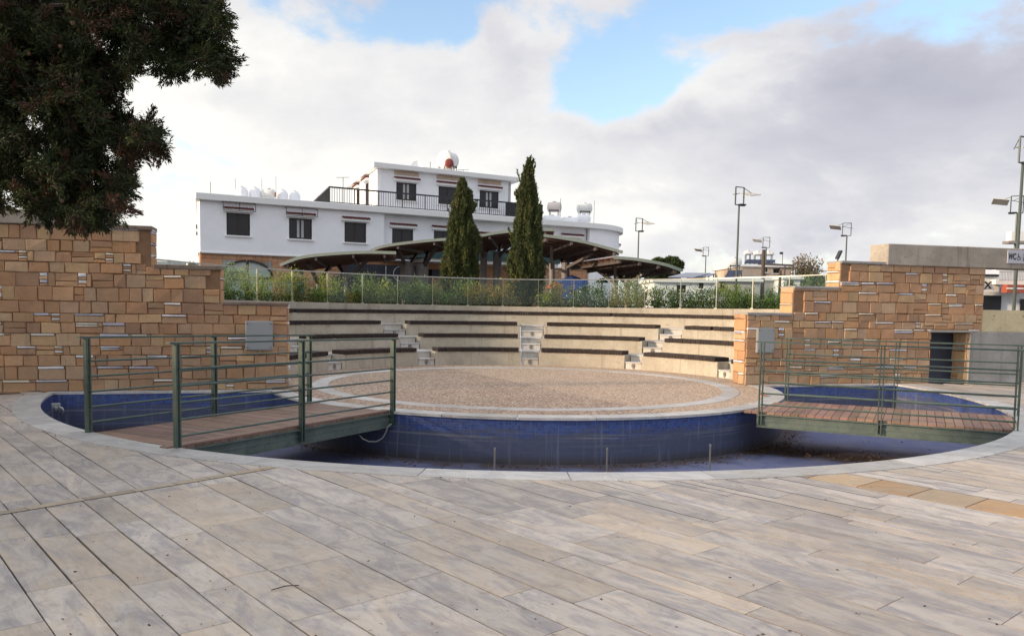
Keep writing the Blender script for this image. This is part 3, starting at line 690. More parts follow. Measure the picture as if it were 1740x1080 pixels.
for k in range(4):
    mb = MB(); zb = -0.02 if k == 0 else ZT[k-1]-0.05
    r1 = RT[k+1]+0.02 if k < 3 else RW+0.02
    for p0, p1 in spans(k): arc_block(mb, RT[k], r1, p0, p1, zb, ZT[k])
    mb.build('concrete_tier', MAT['concrete'], theatre, bevel=0.006)
for i, s in enumerate(ST):
    mb = MB(); ln = MB(); dk = MB()
    for k in range(3):
        zb = 0.0 if k == 0 else ZT[k-1]; zt = ZT[k]; zm = zb+(zt-zb)*0.52; r = RT[k]; r1 = RT[k+1]
        h = HW-0.004
        arc_block(mb, r+0.03, r1+0.04, s-h, s+h, zb-0.02, zm-0.032); arc_block(mb, r+0.34, r1+0.04, s-h, s+h, zm-0.03, zt-0.032)
        tn = (rnd.random(), rnd.random(), 0.1)
        arc_block(ln, r+0.005, r+0.345, s-h, s+h, zm-0.03, zm, tn); arc_block(ln, r+0.315, r1+0.03, s-h, s+h, zt-0.03, zt+0.003, tn)
    st = mb.build('stair', MAT['marble'], theatre)
    o = ln.build('tread', MAT['marble'], st); o.matrix_parent_inverse = Matrix.Translation(-Vector(theatre.location)) if False else Matrix.Identity(4)
    for k in range(3):
        zb = 0.0 if k == 0 else ZT[k-1]; zm = zb+(ZT[k]-zb)*0.52
        c = PL(RT[k]+0.028, s, zb+(zm-zb)*0.48); dr = (PL(1, s)-PL(0, s)).normalized(); side = Vector((-dr.y, dr.x, 0))
        m = MB(); N = 16
        for q_ in range(N):
            a, b = 2*math.pi*q_/N, 2*math.pi*(q_+1)/N
            m.tube(c-dr*0.006+side*math.cos(a)*0.045+Vector((0, 0, math.sin(a)*0.045)), c-dr*0.006+side*math.cos(b)*0.045+Vector((0, 0, math.sin(b)*0.045)), 0.008, n=5)
        m.tube(c-dr*0.002, c-dr*0.02, 0.030, 0.018, n=12); m.box(c-dr*0.012+Vector((0, 0, -0.055)), (0.035, 0.02, 0.03), math.atan2(side.y, side.x))
        lo = m.build('step_light', MAT['column_grey'], st); lo.matrix_parent_inverse = Matrix.Identity(4)
# objects parented below 'stair' keep world coordinates: stair carries the inverse of the theatre's location
# wooden slat benches
rown = ['lowest', 'second lowest', 'third lowest', 'top']
for k in range(4):
    sp = spans(k)
    if k == 3: sp = [(P0t, P1t)]
    for j, (p0, p1) in enumerate(sp):
        if k < 3: p0 += 0.012; p1 -= 0.012
        mb = MB(); r0, r1 = RT[k]-0.035, RT[k]+0.40; z0, z1 = ZT[k]+0.006, ZT[k]+0.098
        nsl = max(1, int((p1-p0)*r0/0.075)); stp = (p1-p0)/nsl
        for q_ in range(nsl):
            a, b = p0+stp*q_+0.004/r0, p0+stp*(q_+1)-0.004/r0
            if rnd.random() < 0.012: continue
            dz = rnd.uniform(-0.003, 0.003); dr = rnd.uniform(-0.006, 0.006); tn = (rnd.uniform(0.7, 1.35),)*3
            mb.hexa([PL(r0+dr, a, z0), PL(r0+dr, b, z0), PL(r1, b, z0), PL(r1, a, z0)], [PL(r0+dr, a, z1+dz), PL(r0+dr, b, z1+dz), PL(r1, b, z1+dz), PL(r1, a, z1+dz)], tn)
        arc_block(mb, RT[k]+0.03, RT[k]+0.07, p0+0.01, p1-0.01, ZT[k]-0.002, z0); arc_block(mb, RT[k]+0.3, RT[k]+0.34, p0+0.01, p1-0.01, ZT[k]-0.002, z0)
        if k == 3: lab = 'long dark slatted wooden bench curving round the whole top tier below the wall'
        else:
            n_ = len(sp)-1
            if j == 0: where = 'beside the right stone wall end'
            elif j == n_: where = 'beside the left stone wall end'
            else:
                lft = n_-j; where = 'between %s and %s stair from left' % (('first', 'second', 'third', 'fourth', 'fifth', 'sixth')[lft-1], ('first', 'second', 'third', 'fourth', 'fifth', 'sixth')[lft])
            lab = 'dark bench on the %s tier %s' % (rown[k], where)
        b = tag(mb.build('bench', MAT['bench_wood']), lab, 'bench', 'wooden benches on the seating tiers')
# curved wall behind the top tier
def zwall(ph): return 1.515+0.11*min(abs(ph-R(76))/R(80), 1.2)**1.6
bw = empty('curved_wall', (CX, CY, 0), label='pale curved concrete wall behind the top bench carrying the glass fence', cat='wall')
mb = MB(); K = 110; vs = []
for i in range(K+1):
    ph = P0t+(P1t-P0t)*i/K
    for r in (RW, RW+0.28):
        for z in (zwall(ph), 0.9): vs.append(PL(r, ph, z))
fs = []
for i in range(K):
    b = 4*i; fs += [(b, b+2, b+6, b+4), (b+1, b+5, b+7, b+3), (b, b+4, b+5, b+1), (b+2, b+3, b+7, b+6)]
mb.add(vs, fs+[(0, 1, 3, 2), (4*K, 4*K+2, 4*K+3, 4*K+1)]); mb.build('wall_body', MAT['concrete'], bw)
c = PL(RW-0.07, R(30), zwall(R(30))-0.17)
m = MB(); m.box(c, (0.16, 0.12, 0.14), A0+R(30)); tag(m.build('concrete_block', MAT['concrete_sunlit'], bevel=0.01), 'small pale block lying at the back of the top bench on the right', 'block')
# glass fence on the wall
fence = empty('glass_fence', (CX, CY, 1.5), label='curved glass fence with thin steel posts and a top rail above the seating', cat='fence')
RF = RW+0.20; stp = R(6.95); ph = R(2.5); posts = []
while ph < R(181): posts.append(ph); ph += stp
def zrail(ph): return zwall(ph)+0.84+0.06*min(abs(ph-R(76))/R(80), 1.2)
mb = MB(); K = 120; pts = [PL(RF, R(-1)+(R(182))*i/K, zrail(R(-1)+R(182)*i/K)) for i in range(K+1)]
for i in range(K): mb.bar(pts[i], pts[i+1], 0.045, 0.028)
mb.build('top_rail', MAT['steel'], fence)
for i, ph in enumerate(posts):
    m = MB(); m.box(PL(RF, ph, (zwall(ph)+zrail(ph))/2), (0.045, 0.012, zrail(ph)-zwall(ph)), A0+ph); m.box(PL(RF, ph, zwall(ph)+0.01), (0.1, 0.08, 0.02), A0+ph)
    m.build('post', MAT['post_steel'], fence)
    if i+1 < len(posts):
        p2 = posts[i+1]; m = MB(); z0 = zwall(ph)+0.04; a, b = PL(RF, ph+0.003), PL(RF, p2-0.003); a2, b2 = PL(RF+0.012, ph+0.003), PL(RF+0.012, p2-0.003)
        z1 = zrail(ph)-0.03; z2 = zrail(p2)-0.03
        m.hexa([(a.x, a.y, z0), (b.x, b.y, z0), (b2.x, b2.y, z0), (a2.x, a2.y, z0)], [(a.x, a.y, z1), (b.x, b.y, z2), (b2.x, b2.y, z2), (a2.x, a2.y, z1)])
        m.build('glass_panel', MAT['fence_glass'], fence)
# raised ground behind the amphitheatre, as far as the horizon
mb = MB(); K = 80; inn = [PL(RW+0.27, P0t+(P1t-P0t)*i/K, 1.18) for i in range(K+1)]; K2 = len(inn)
inn = [L(16, TB+0.3, 1.18)]+inn+[L(-16, TB+0.3, 1.18)]
out = []
for p in inn:
    s_, t_ = toL(p); a = math.atan2(max(t_, 0.0), s_); out.append(PL(1200, a, 1.18))
out[0] = L(1200, TB+0.3, 1.18); out[-1] = L(-1200, TB+0.3, 1.18)
n = len(inn); mb.add(inn+out, [(i, n+i, n+i+1, i+1) for i in range(n-1)])
tag(mb.build('street_ground', MAT['asphalt']), kind='structure')
mb = MB(); K = 80
mb.add([PL(RW+0.26, P0t+(P1t-P0t)*i/K, 1.40) for i in range(K+1)]+[PL(RW+2.1, P0t+(P1t-P0t)*i/K, 1.40) for i in range(K+1)]+[PL(RW+2.1, P0t+(P1t-P0t)*i/K, 1.1) for i in range(K+1)],
       [(i, K+1+i, K+2+i, i+1) for i in range(K)]+[(K+1+i, 2*K+2+i, 2*K+3+i, K+2+i) for i in range(K)])
tag(mb.build('planting_bed', MAT['soil']), kind='structure')

# ------------------------------------------------------------------ sandstone walls
PAL = [(0.49, 0.275, 0.15), (0.45, 0.25, 0.135), (0.52, 0.31, 0.175), (0.43, 0.245, 0.14), (0.49, 0.30, 0.175), (0.52, 0.285, 0.14), (0.44, 0.265, 0.155), (0.50, 0.34, 0.21), (0.38, 0.225, 0.14), (0.53, 0.35, 0.19), (0.47, 0.31, 0.20)]
def stonework(mb, org, du, dv, depthdir, width, profile, rn, holes=(), pal=PAL, hmin=0.15, hmax=0.25, white=0.19, z_off=0.0):
    """courses of blocks on the plane org + u*du + v*dv, standing out along depthdir; profile(u0,u1) -> top height"""
    def block(u0, u1, v0, v1, tn, out):
        g_ = 0.0045; u0 += g_; u1 -= g_; v0 += g_; v1 -= g_
        if u1-u0 < 0.02 or v1-v0 < 0.008: return
        b = min(0.009, (v1-v0)*0.3); j = lambda a: rn.uniform(-a, a)
        bk = [(u0, v0), (u1, v0), (u1, v1), (u0, v1)]
        js = min(0.008, (v1-v0)*0.12)
        bk = [(u+j(js), v+j(js)) for u, v in bk]
        fr = [(bk[0][0]+b, bk[0][1]+b), (bk[1][0]-b, bk[1][1]+b), (bk[2][0]-b, bk[2][1]-b), (bk[3][0]+b, bk[3][1]-b)]
        P = [org+du*u+dv*v+depthdir*0.0 for u, v in bk]+[org+du*u+dv*v+depthdir*(out*0.6) for u, v in bk]+[org+du*u+dv*v+depthdir*(out+j(0.007)) for u, v in fr]
        mb.add(P, [(0, 1, 5, 4), (1, 2, 6, 5), (2, 3, 7, 6), (3, 0, 4, 7), (4, 5, 9, 8), (5, 6, 10, 9), (6, 7, 11, 10), (7, 4, 8, 11), (8, 9, 10, 11)], tn)
    def stn():
        c = rn.choice(pal); f = rn.uniform(0.88, 1.10); return tuple(x*f for x in c)
    def wtn(): f = rn.uniform(0.85, 1.1); return rn.choice([(0.78*f, 0.78*f, 0.82*f), (0.80*f, 0.78*f, 0.74*f), (0.58*f, 0.60*f, 0.70*f), (0.72*f, 0.66*f, 0.56*f)])
    v = 0.0; vmax = max(profile(u) for u in np.linspace(0, width, 40))
    while v < vmax-0.02:
        h = rn.uniform(hmin, hmax)
        if vmax-(v+h) < 0.10: h = vmax-v
        u = 0.0
        while u < width-0.01:
            wd = rn.uniform(0.16, 0.38); r = rn.random()
            if r < white: wd = rn.uniform(0.26, 0.52)
            if width-(u+wd) < 0.12: wd = width-u
            top = min(profile(u+0.02), profile(u+wd-0.02)); v1 = min(v+h, top)
            bad = any(u+wd > a+0.005 and u < b-0.005 and v1 > c+0.005 and v < d-0.005 for a, b, c, d in holes)
            if bad:      # fit the block against the opening
                for a, b, c, d in holes:
                    if v1 > c+0.005 and v < d-0.005:
                        if u < a-0.005 and u+wd > a: wd = a-u; bad = False
                        elif u >= a-0.005 and u < b-0.005: wd = b-u; bad = True
                        else: bad = False
                    else: bad = False
                if bad and wd > 0: 
                    hh = [d for a, b, c, d in holes if u >= a-0.01 and u < b][0]
                    if v+h > hh+0.03 and v < hh: block(u, u+wd, hh, v+h, stn(), 0.03)
                    u += wd; continue
            if v1-v > 0.03:
                out = rn.uniform(0.022, 0.036); uu = u+wd
                if r < white and v1-v > 0.12:
                    t = rn.uniform(0.034, 0.050); w2 = wd*rn.uniform(0.8, 1.0)
                    kk = 2 if rn.random() < 0.18 else 1
                    if kk == 2: block(u, uu, v, v1-2*t, stn(), out); block(u, u+w2, v1-2*t, v1-t, wtn(), out+0.006); block(u, u+w2, v1-t, v1, wtn(), out+0.008)
                    else: block(u, uu, v, v1-t, stn(), out); block(u, u+w2, v1-t, v1, wtn(), out+0.008)
                    if w2 < wd: block(u+w2, uu, v1-kk*t, v1, stn(), out)
                elif r < white+0.13 and v1-v > 0.15:
                    m_ = v+(v1-v)*rn.uniform(0.35, 0.6); block(u, uu, v, m_, stn(), out); block(u, uu, m_, v1, stn(), out*0.9)
                elif r < white+0.16 and wd > 0.2 and v1-v > 0.15:      # a little pile of slivers
                    n_ = 4
                    for q_ in range(n_): block(u, u+0.13, v+(v1-v)*q_/n_, v+(v1-v)*(q_+1)/n_, wtn() if q_ % 2 else stn(), out)
                    block(u+0.13, uu, v, v1, stn(), out)
                else: block(u, uu, v, v1, stn(), out)
            u += wd
        v += h
def mwall(name, s0, s1, steps, label, holes=(), seed=1, endside=None):
    """long stepped wall between local s0..s1; steps = [(s_from, s_to, top)]"""
    org = L(s0, TW, 0); t = empty(name, L((s0+s1)/2, TW, 0), label=label, cat='wall')
    core = MB()
    for a, b, z in steps:
        segs = [(a, b)]
        for h in holes:
            ns = []
            for x, y in segs:
                if h[0] < y and h[1] > x:
                    if x < h[0]: ns.append((x, h[0]))
                    if y > h[1]: ns.append((h[1], y))
                    P = [L(max(x, h[0]), TW), L(min(y, h[1]), TW), L(min(y, h[1]), TB), L(max(x, h[0]), TB)]; core.prism([(p.x, p.y) for p in P], h[3], z-0.003)
                else: ns.append((x, y))
            segs = ns
        for x, y in segs:
            P = [L(x, TW), L(y, TW), L(y, TB), L(x, TB)]; core.prism([(p.x, p.y) for p in P], -0.95, z-0.003)
    core.build('wall_core', MAT['mortar'], t)
    rn = random.Random(seed); mb = MB()
    def prof(u):
        s = s0+u
        for a, b, z in steps:
            if a <= s <= b: return z-0.002
        return steps[0][2] if s < s0 else steps[-1][2]-0.002
    u_, v_ = Vector((ux, uy, 0)), Vector((0, 0, 1)); dn = Vector((uy, -ux, 0))
    stonework(mb, org, u_, v_, dn, s1-s0, prof, rn, holes=[(h[0]-s0, h[1]-s0, h[2], h[3]) for h in holes])
    # end faces of every step (where a step is higher than its neighbour)
    edges = []
    for i, (a, b, z) in enumerate(steps):
        zl = steps[i-1][2] if i else 0.0; zr = steps[i+1][2] if i+1 < len(steps) else 0.0
        if endside == 'L' and z > zl: edges.append((a, zl, z, -1))
        if endside == 'R' and z > zr: edges.append((b, zr, z, 1))
    for s_, zlo, zhi, sg in edges:
        d = Vector((ux, uy, 0))*sg
        if sg < 0: o_, uu = L(s_, TB, zlo), (L(s_, TW)-L(s_, TB)).normalized()
        else: o_, uu = L(s_, TW, zlo), (L(s_, TB)-L(s_, TW)).normalized()
        stonework(mb, o_, uu, v_, d, abs(TW-TB), lambda u, q=zhi-zlo: q-0.002, rn, white=0.45, pal=[tuple(c*f for c, f in zip(q_, (1.15, 1.1, 1.05))) for q_ in PAL])
    mb.build('stonework', MAT['sandstone'], t)
    return t
SL = [(-16.0, -6.50, 2.78), (-6.50, -5.62, 2.13), (-5.62, -4.62, 1.53)]
def s_at(px):          # local s of the wall's front plane at photo column px
    tt = (px-PPX)/FPX; p0, p1 = L(0, TW), L(1, TW); k = (p0.x-tt*p0.y)/(tt*(p1.y-p0.y)-(p1.x-p0.x)); return k
s1_, s2_, s3_ = s_at(258), s_at(374), s_at(487)
SL = [(-16.0, s1_, 2.78), (s1_, s2_, 2.13), (s2_, s3_, 1.53)]
wl = mwall('sandstone_wall', -16.0, s3_, SL, 'stepped sandstone block wall left of the seating, with white stone slivers and dark caps', seed=11, endside='R')
def cap(t, a, b, z, h, mat, over=0.03, top=None):
    P = [L(a, TW-0.045), L(b, TW-0.045), L(b, TB+0.03), L(a, TB+0.03)]; m = MB(); m.prism([(p.x, p.y) for p in P], z, z+h); return m.build('cap', mat, t, bevel=0.012)
cap(wl, -8.6, s1_+0.03, 2.75, 0.075, MAT['cap_dark']); cap(wl, s1_+0.03, s2_+0.03, 2.10, 0.08, MAT['cap_dark']); cap(wl, s2_+0.03, s3_+0.03, 1.495, 0.06, MAT['cap_dark'])
r0_, r1_, r2_, r3_, r4_ = s_at(1267), s_at(1345), s_at(1423), s_at(1497), s_at(1665)
dr0, dr1 = s_at(1580), s_at(1643)
SRt = [(r0_, r1_, 1.47), (r1_, r2_, 2.04), (r2_, r4_, 2.60)]
wr = mwall('sandstone_wall', r0_, r4_, SRt, 'stepped sandstone block wall right of the seating, with a dark doorway at its right end', holes=[(dr0, dr1, -2, 1.12)], seed=5, endside='L')
cap(wr, r0_-0.01, r1_-0.03, 1.44, 0.06, MAT['concrete_grey']); cap(wr, r1_-0.02, r2_-0.03, 2.005, 0.06, MAT['concrete_grey']); cap(wr, r2_-0.02, r3_-0.02, 2.56, 0.06, MAT['concrete_grey'])
# doorway: dark door set deep in the wall, lintel above
P = [L(dr0, TB-0.05), L(dr1, TB-0.05), L(dr1, TB+0.02), L(dr0, TB+0.02)]; m = MB(); m.prism([(p.x, p.y) for p in P], -0.95, 1.12); dd = m.build('door', MAT['door_blue'], wr)
m = MB(); P = [L(dr0-0.08, TW-0.06), L(dr1+0.10, TW-0.06), L(dr1+0.10, TW+0.05), L(dr0-0.08, TW+0.05)]; m.prism([(p.x, p.y) for p in P], 1.12, 1.165); m.build('lintel', MAT['concrete_grey'], wr, bevel=0.006)
m = MB(); stonework(m, L(dr1, TW, -0.9), (L(dr1, TB)-L(dr1, TW)).normalized(), Vector((0, 0, 1)), Vector((-ux, -uy, 0)), 0.40, lambda u: 2.0, random.Random(3)); m.build('door_reveal', MAT['sandstone'], wr)
# concrete beams on top
def beam(s0, s1, z0, z1, label, t0=TW-0.07, t1=TB+0.06):
    P = [L(s0, t0), L(s1, t0), L(s1, t1), L(s0, t1)]; m = MB(); m.prism([(p.x, p.y) for p in P], z0, z1)
    return tag(m.build('concrete_beam', MAT['concrete_beam'], bevel=0.015), label, 'beam')
beam(r3_, 20, 2.555, 3.01, 'weathered concrete beam on the right sandstone wall, bridging the gap and carrying the WC sign')
beam(-16, s_at(92), 2.785, 3.02, 'weathered concrete beam on the left sandstone wall, half hidden by the hanging tree')
# grey retaining wall and, above, a band with sunlight put into its colour
P = [L(r4_-0.25, TW-0.02), L(20, TW-0.02), L(20, TW+0.25), L(r4_-0.25, TW+0.25)]
m = MB(); P = [L(dr1+0.02, TW-0.055), L(20, TW-0.055), L(20, TB-0.1), L(dr1+0.02, TB-0.1)]; m.prism([(p.x, p.y) for p in P], -0.95, 1.135)
tag(m.build('retaining_wall', MAT['concrete_grey'], bevel=0.01), 'low smooth grey concrete wall right of the dark doorway', 'wall')
m = MB(); P = [L(r4_+0.008, TW+0.02), L(20, TW+0.02), L(20, TW+0.3), L(r4_+0.008, TW+0.3)]; m.prism([(p.x, p.y) for p in P], 1.138, 1.63)
for ss in (0.35, 1.15, 1.95): m.tube(L(r4_+ss, TW+0.022, 1.50), L(r4_+ss, TW+0.015, 1.50), 0.018, n=8, tint=(0.2, 0.2, 0.2))
tag(m.build('parapet_wall', MAT['concrete_sunlit'], bevel=0.01), 'concrete parapet tinted sunlit yellow behind the grey wall, under the beam', 'wall')
# WC sign
c = L(s_at(1745)-0.39, TW-0.085, 2.775)
zz = W(1745, 437, c.y).z
sg = empty('wc_sign', (c.x, c.y, zz), label='grey WC sign with wheelchair and person symbols on the concrete beam', cat='sign')
xd = Vector((ux, uy, 0)); m = MB(); m.box((c.x, c.y, zz), (0.80, 0.02, 0.29), A0); m.build('sign_plate', MAT['sign_grey'], sg, bevel=0.004)
fr = Vector((uy, -ux, 0)); base = Vector((c.x, c.y, zz))+fr*0.012
wc_ = put_text('lettering', 'WC', 0.19, 0.003, (0, 0, 0), Vector((1, 0, 0)), MAT['ink'], None, True)
wc_.data.transform((Matrix.Translation(base-xd*0.275) @ Matrix.Rotation(A0, 4, 'Z') @ Matrix.Diagonal((0.62, 1, 1, 1)))); wc_.parent = sg; wc_.matrix_parent_inverse = Matrix.Translation(-Vector(sg.location))
def pict(mb, o, kind):
    f = Vector((0, 0, 1))
    def disc(cx, cz, r): mb.tube(o+xd*cx+f*cz-fr*0.002, o+xd*cx+f*cz+fr*0.004, r, n=16)
    def barp(x0, z0, x1, z1, w_): mb.bar(o+xd*x0+f*z0+fr*0.001, o+xd*x1+f*z1+fr*0.001, 0.006, w_)
    if kind == 'chair':
        disc(-0.008, 0.062, 0.012); barp(-0.006, 0.045, 0.0, 0.0, 0.016); barp(0, 0.0, 0.032, 0.0, 0.014); barp(0.032, 0.0, 0.048, -0.045, 0.013); barp(0.048, -0.045, 0.062, -0.04, 0.01); barp(0, 0.02, 0.024, 0.02, 0.009)
        K = 14
        for i in range(K):
            a, b = R(110)+R(230)*i/K, R(110)+R(230)*(i+1)/K
            barp(0.004+0.040*math.cos(a), -0.030+0.040*math.sin(a), 0.004+0.040*math.cos(b), -0.030+0.040*math.sin(b), 0.009)
    else:
        disc(0, 0.070, 0.017)
        if kind == 'man': barp(0, 0.048, 0, -0.02, 0.045); barp(-0.012, -0.02, -0.012, -0.085, 0.018); barp(0.012, -0.02, 0.012, -0.085, 0.018)
        else: mb.add([o+xd*a_+f*b_+fr*0.002 for a_, b_ in ((-0.018, 0.05), (0.018, 0.05), (0.045, -0.035), (-0.045, -0.035))], [(0, 3, 2, 1)]); barp(-0.011, -0.035, -0.011, -0.085, 0.016); barp(0.011, -0.035, 0.011, -0.085, 0.016)
for i, (k_, dx) in enumerate((('chair', -0.105), ('man', 0.045), ('woman', 0.17))):
    m = MB(); pict(m, base+xd*dx, k_); m.build('symbol', MAT['ink'], sg)
# grey metal service boxes on the stone walls
def sbox(px, py, w_, h_, lab):
    s = s_at(px); c = L(s, TW-0.055, 0); z = W(px, py, c.y).z
    t = empty('service_box', (c.x, c.y, z), label=lab, cat='box', group='grey metal boxes on the sandstone walls')
    m = MB(); m.box((c.x, c.y, z), (w_, 0.06, h_), A0); m.build('cabinet', MAT['grey_box'], t, bevel=0.006)
    m = MB(); cc_ = L(s, TW-0.09, z); m.box(cc_, (w_-0.025, 0.012, h_-0.025), A0); dr_ = m.build('cabinet_door', MAT['grey_box'], t, bevel=0.004)
    for a_ in (-1, 1):
        for b_ in (-1, 1): m = MB(); m.tube(L(s+a_*(w_/2-0.04), TW-0.096, z+b_*(h_/2-0.05)), L(s+a_*(w_/2-0.04), TW-0.104, z+b_*(h_/2-0.05)), 0.010, n=8); m.build('screw', MAT['dark_metal'], dr_).matrix_parent_inverse = Matrix.Identity(4)
sbox(440, 570, 0.47, 0.52, 'flat grey metal cabinet fixed low at the right end of the left stone wall')
sbox(1297, 578, 0.40, 0.52, 'flat grey metal cabinet fixed low at the left end of the right stone wall')
# small dark floodlight on the right wall top
p = L(s_at(1426), TW+0.2, 2.62)
fl = empty('floodlight', p, label='small dark tilted floodlight standing on top of the right stone wall', cat='light')
m = MB(); m.bar(p, p+Vector((0.02, 0, 0.06)), 0.02, 0.02); m.build('bracket', MAT['dark_metal'], fl)
m = MB(); m.bar(p+Vector((-0.01, 0, 0.05)), p+Vector((0.06, 0.0, 0.22)), 0.16, 0.035); m.build('lamp_head', MAT['dark_metal'], fl)

# ------------------------------------------------------------------ footbridges
def bridge(na, nb, fa, fb, ext0, ext1, label, zr0, zr1, seed, edge_board):
    """near rail line na->nb, far rail line fa->fb (plan points, plaza end first)"""
    na, nb, fa, fb = [Vector((p[0], p[1], 0)) for p in (na, nb, fa, fb)]
    ax = ((nb-na)+(fb-fa)).normalized(); c = (na+nb+fa+fb)/4; rn = random.Random(seed)
    t = empty('footbridge', (c.x, c.y, -0.04), label=label, cat='bridge')
    sd = Vector((-ax.y, ax.x, 0));
    if sd.dot(fa-na) < 0: sd = -sd
    wn, wf = (na-c).dot(sd)+0.05, (fa-c).dot(sd)-0.05
    l0 = min((na-c).dot(ax), (fa-c).dot(ax))-ext0; l1 = max((nb-c).dot(ax), (fb-c).dot(ax))+ext1
    mb = MB(); x = l0
    rc_in = SR+0.02
    while x < l1:
        wd = 0.115; tn = rn.uniform(0.75, 1.25); tn = (tn, tn*rn.uniform(0.92, 1.05), tn*rn.uniform(0.88, 1.05))
        # clip each plank between the pool coping and the stage coping
        K = 12; seg = None
        for i in range(K):
            wa, wb = wn+(wf-wn)*i/K, wn+(wf-wn)*(i+1)/K
            m_ = c+ax*(x+wd/2)+sd*((wa+wb)/2)
            ok = math.hypot(m_.x-PC.x, m_.y-PC.y) < PR-0.02 and math.hypot(m_.x-CX, m_.y-CY) > SR+0.03
            if ok: seg = (wa, wb) if seg is None else (seg[0], wb)
            if (not ok or i == K-1) and seg is not None:
                a, b = c+ax*(x+0.004)+sd*seg[0], c+ax*(x+wd-0.004)+sd*seg[0]; a2, b2 = c+ax*(x+0.004)+sd*seg[1], c+ax*(x+wd-0.004)+sd*seg[1]
                z1 = 0.002+rn.uniform(-0.002, 0.002)
                mb.hexa([(v.x, v.y, -0.03) for v in (a, b, b2, a2)], [(v.x, v.y, z1) for v in (a, b, b2, a2)], tn); seg = None
        x += wd
    mb.build('deck', MAT['deck_wood_red'] if edge_board == 0 else MAT['deck_wood'], t)
    if edge_board:
        m = MB(); y = wn-0.012
        for a, b in ((l0+0.55, l0+2.3), (l0+2.31, l1-0.45)): m.hexa([(v.x, v.y, 0.0035) for v in (c+ax*a+sd*y, c+ax*b+sd*y, c+ax*b+sd*(y+0.12), c+ax*a+sd*(y+0.12))], [(v.x, v.y, 0.022) for v in (c+ax*a+sd*y, c+ax*b+sd*y, c+ax*b+sd*(y+0.12), c+ax*a+sd*(y+0.12))])
        m.build('edge_board', MAT['deck_wood_red'], t)
    # steel side beams, I-section
    for wv, sg_, q0, q1 in ((wn, -1, na, nb), (wf, 1, fa, fb)):
        m = MB(); e0, e1 = (q0-c).dot(ax)-0.15, (q1-c).dot(ax)+0.05
        a, b = c+ax*e0+sd*(wv), c+ax*e1+sd*(wv)
        for z, h_, w_ in ((-0.13, 0.17, 0.012), (-0.038, 0.014, 0.10), (-0.222, 0.014, 0.10), (-0.12, 0.035, 0.03)): m.bar((a.x, a.y, z), (b.x, b.y, z), w_, h_)
        m.build('side_beam', MAT['beam_paint'], t)
    m = MB()
    for f in (0.12, 0.37, 0.62, 0.87):
        a, b = c+ax*(l0+(l1-l0)*f)+sd*wn, c+ax*(l0+(l1-l0)*f)+sd*wf; m.bar((a.x, a.y, -0.12), (b.x, b.y, -0.12), 0.05, 0.10)
    m.build('cross_beams', MAT['beam_paint'], t)
    # railings
    for q0, q1, mid in ((na, nb, None), (fa, fb, None)):
        rl = MB(); d = (q1-q0); dn_ = d.normalized(); z0, z1 = zr0, zr1
        a, b = q0-dn_*0.10, q1+dn_*0.10
        rl.bar((a.x, a.y, z0-0.01), (b.x, b.y, z1-0.01), 0.060, 0.022)
        ro = rl.build('railing', MAT['rail_paint'], t)
        for i in range(3):
            p = q0+d*(i/2); zt = z0+(z1-z0)*i/2-0.02
            m = MB()
            for o_ in (-0.022, 0.022):
                v = p+dn_*o_; m.box((v.x, v.y, (zt-0.19)/2), (0.016, 0.060, zt+0.19), math.atan2(dn_.y, dn_.x))
            for zz_ in (-0.08, -0.15): m.tube((p.x, p.y, zz_), (p.x, p.y, zz_+0.001), 0.012)
            m.tube(p+dn_*0.05+Vector((0, 0, -0.06)), p-dn_*0.05+Vector((0, 0, -0.06)), 0.012)
            m.build('post', MAT['rail_paint'], ro).matrix_parent_inverse = Matrix.Identity(4)
        m = MB()
        for k in range(5):
            h_ = 0.12+0.175*k
            f = h_/1.1; m.tube((q0.x, q0.y, h_*z0/1.1), (q1.x, q1.y, h_*z1/1.1), 0.0125, n=8)
        m.build('horizontal_bars', MAT['rail_paint'], ro).matrix_parent_inverse = Matrix.Identity(4)
    return t
bL = bridge((-3.47, 8.63), (-1.60, 11.86), (-4.88, 9.53), (-3.03, 12.72), 0.65, 0.4, 'left wooden footbridge with green steel railings from the plaza to the stage', 1.14, 1.07, 1, 1)
bR = bridge((6.93, 10.88), (3.97, 12.42), (7.93, 12.47), (4.91, 13.98), 0.5, 0.5, 'right wooden footbridge with green steel railings and reddish planks', 1.095, 1.09, 2, 0)
# hose hanging below the left bridge
pts = [W(x, y, 11.3) for x, y in ((610, 738), (616, 745), (627, 750), (640, 750), (650, 744), (656, 734), (659, 724), (665, 720))]
m = MB(); m.path(pts, 0.010, 8); tag(m.build('hose', MAT['hose'], smooth=True), 'grey hose hanging in a loop below the stage end of the left bridge', 'hose')
# twig and leaf specks on the plaza
a, b, c = G(461, 1004), G(485, 999), G(508, 996)
m = MB(); m.path([a+Vector((0, 0, .008)), b+Vector((0, 0, .014)), c+Vector((0, 0, .008))], [0.003, 0.004, 0.003], 5); tag(m.build('twig', MAT['bark_dark']), 'short dark dry twig lying on the pale paving in the foreground', 'twig')
N = 70; P = np.array([[*G(rnd.uniform(0, 1740), 1080-(rnd.random()**1.7)*300)[:2], 0.004] for _ in range(N)])
P = P[[math.hypot(p[0]-PC.x, p[1]-PC.y) > PR+0.4 for p in P]]; N = len(P)
D = rng.normal(size=(N, 3)); D[:, 2] = 0.05
T = np.stack([rng.uniform(0.03, 0.12, N)]*3, 1)*np.array([1.0, 0.7, 0.5])
k = 260; gp = []
while len(gp) < k:
    a = rnd.uniform(R(205), R(335)); r__ = PR+PCOP+abs(rnd.gauss(0, 0.03)) if rnd.random() < 0.4 else rnd.uniform(PR+0.4, PR+7)
    gp.append((PC.x+r__*math.cos(a), PC.y+r__*math.sin(a), 0.006))
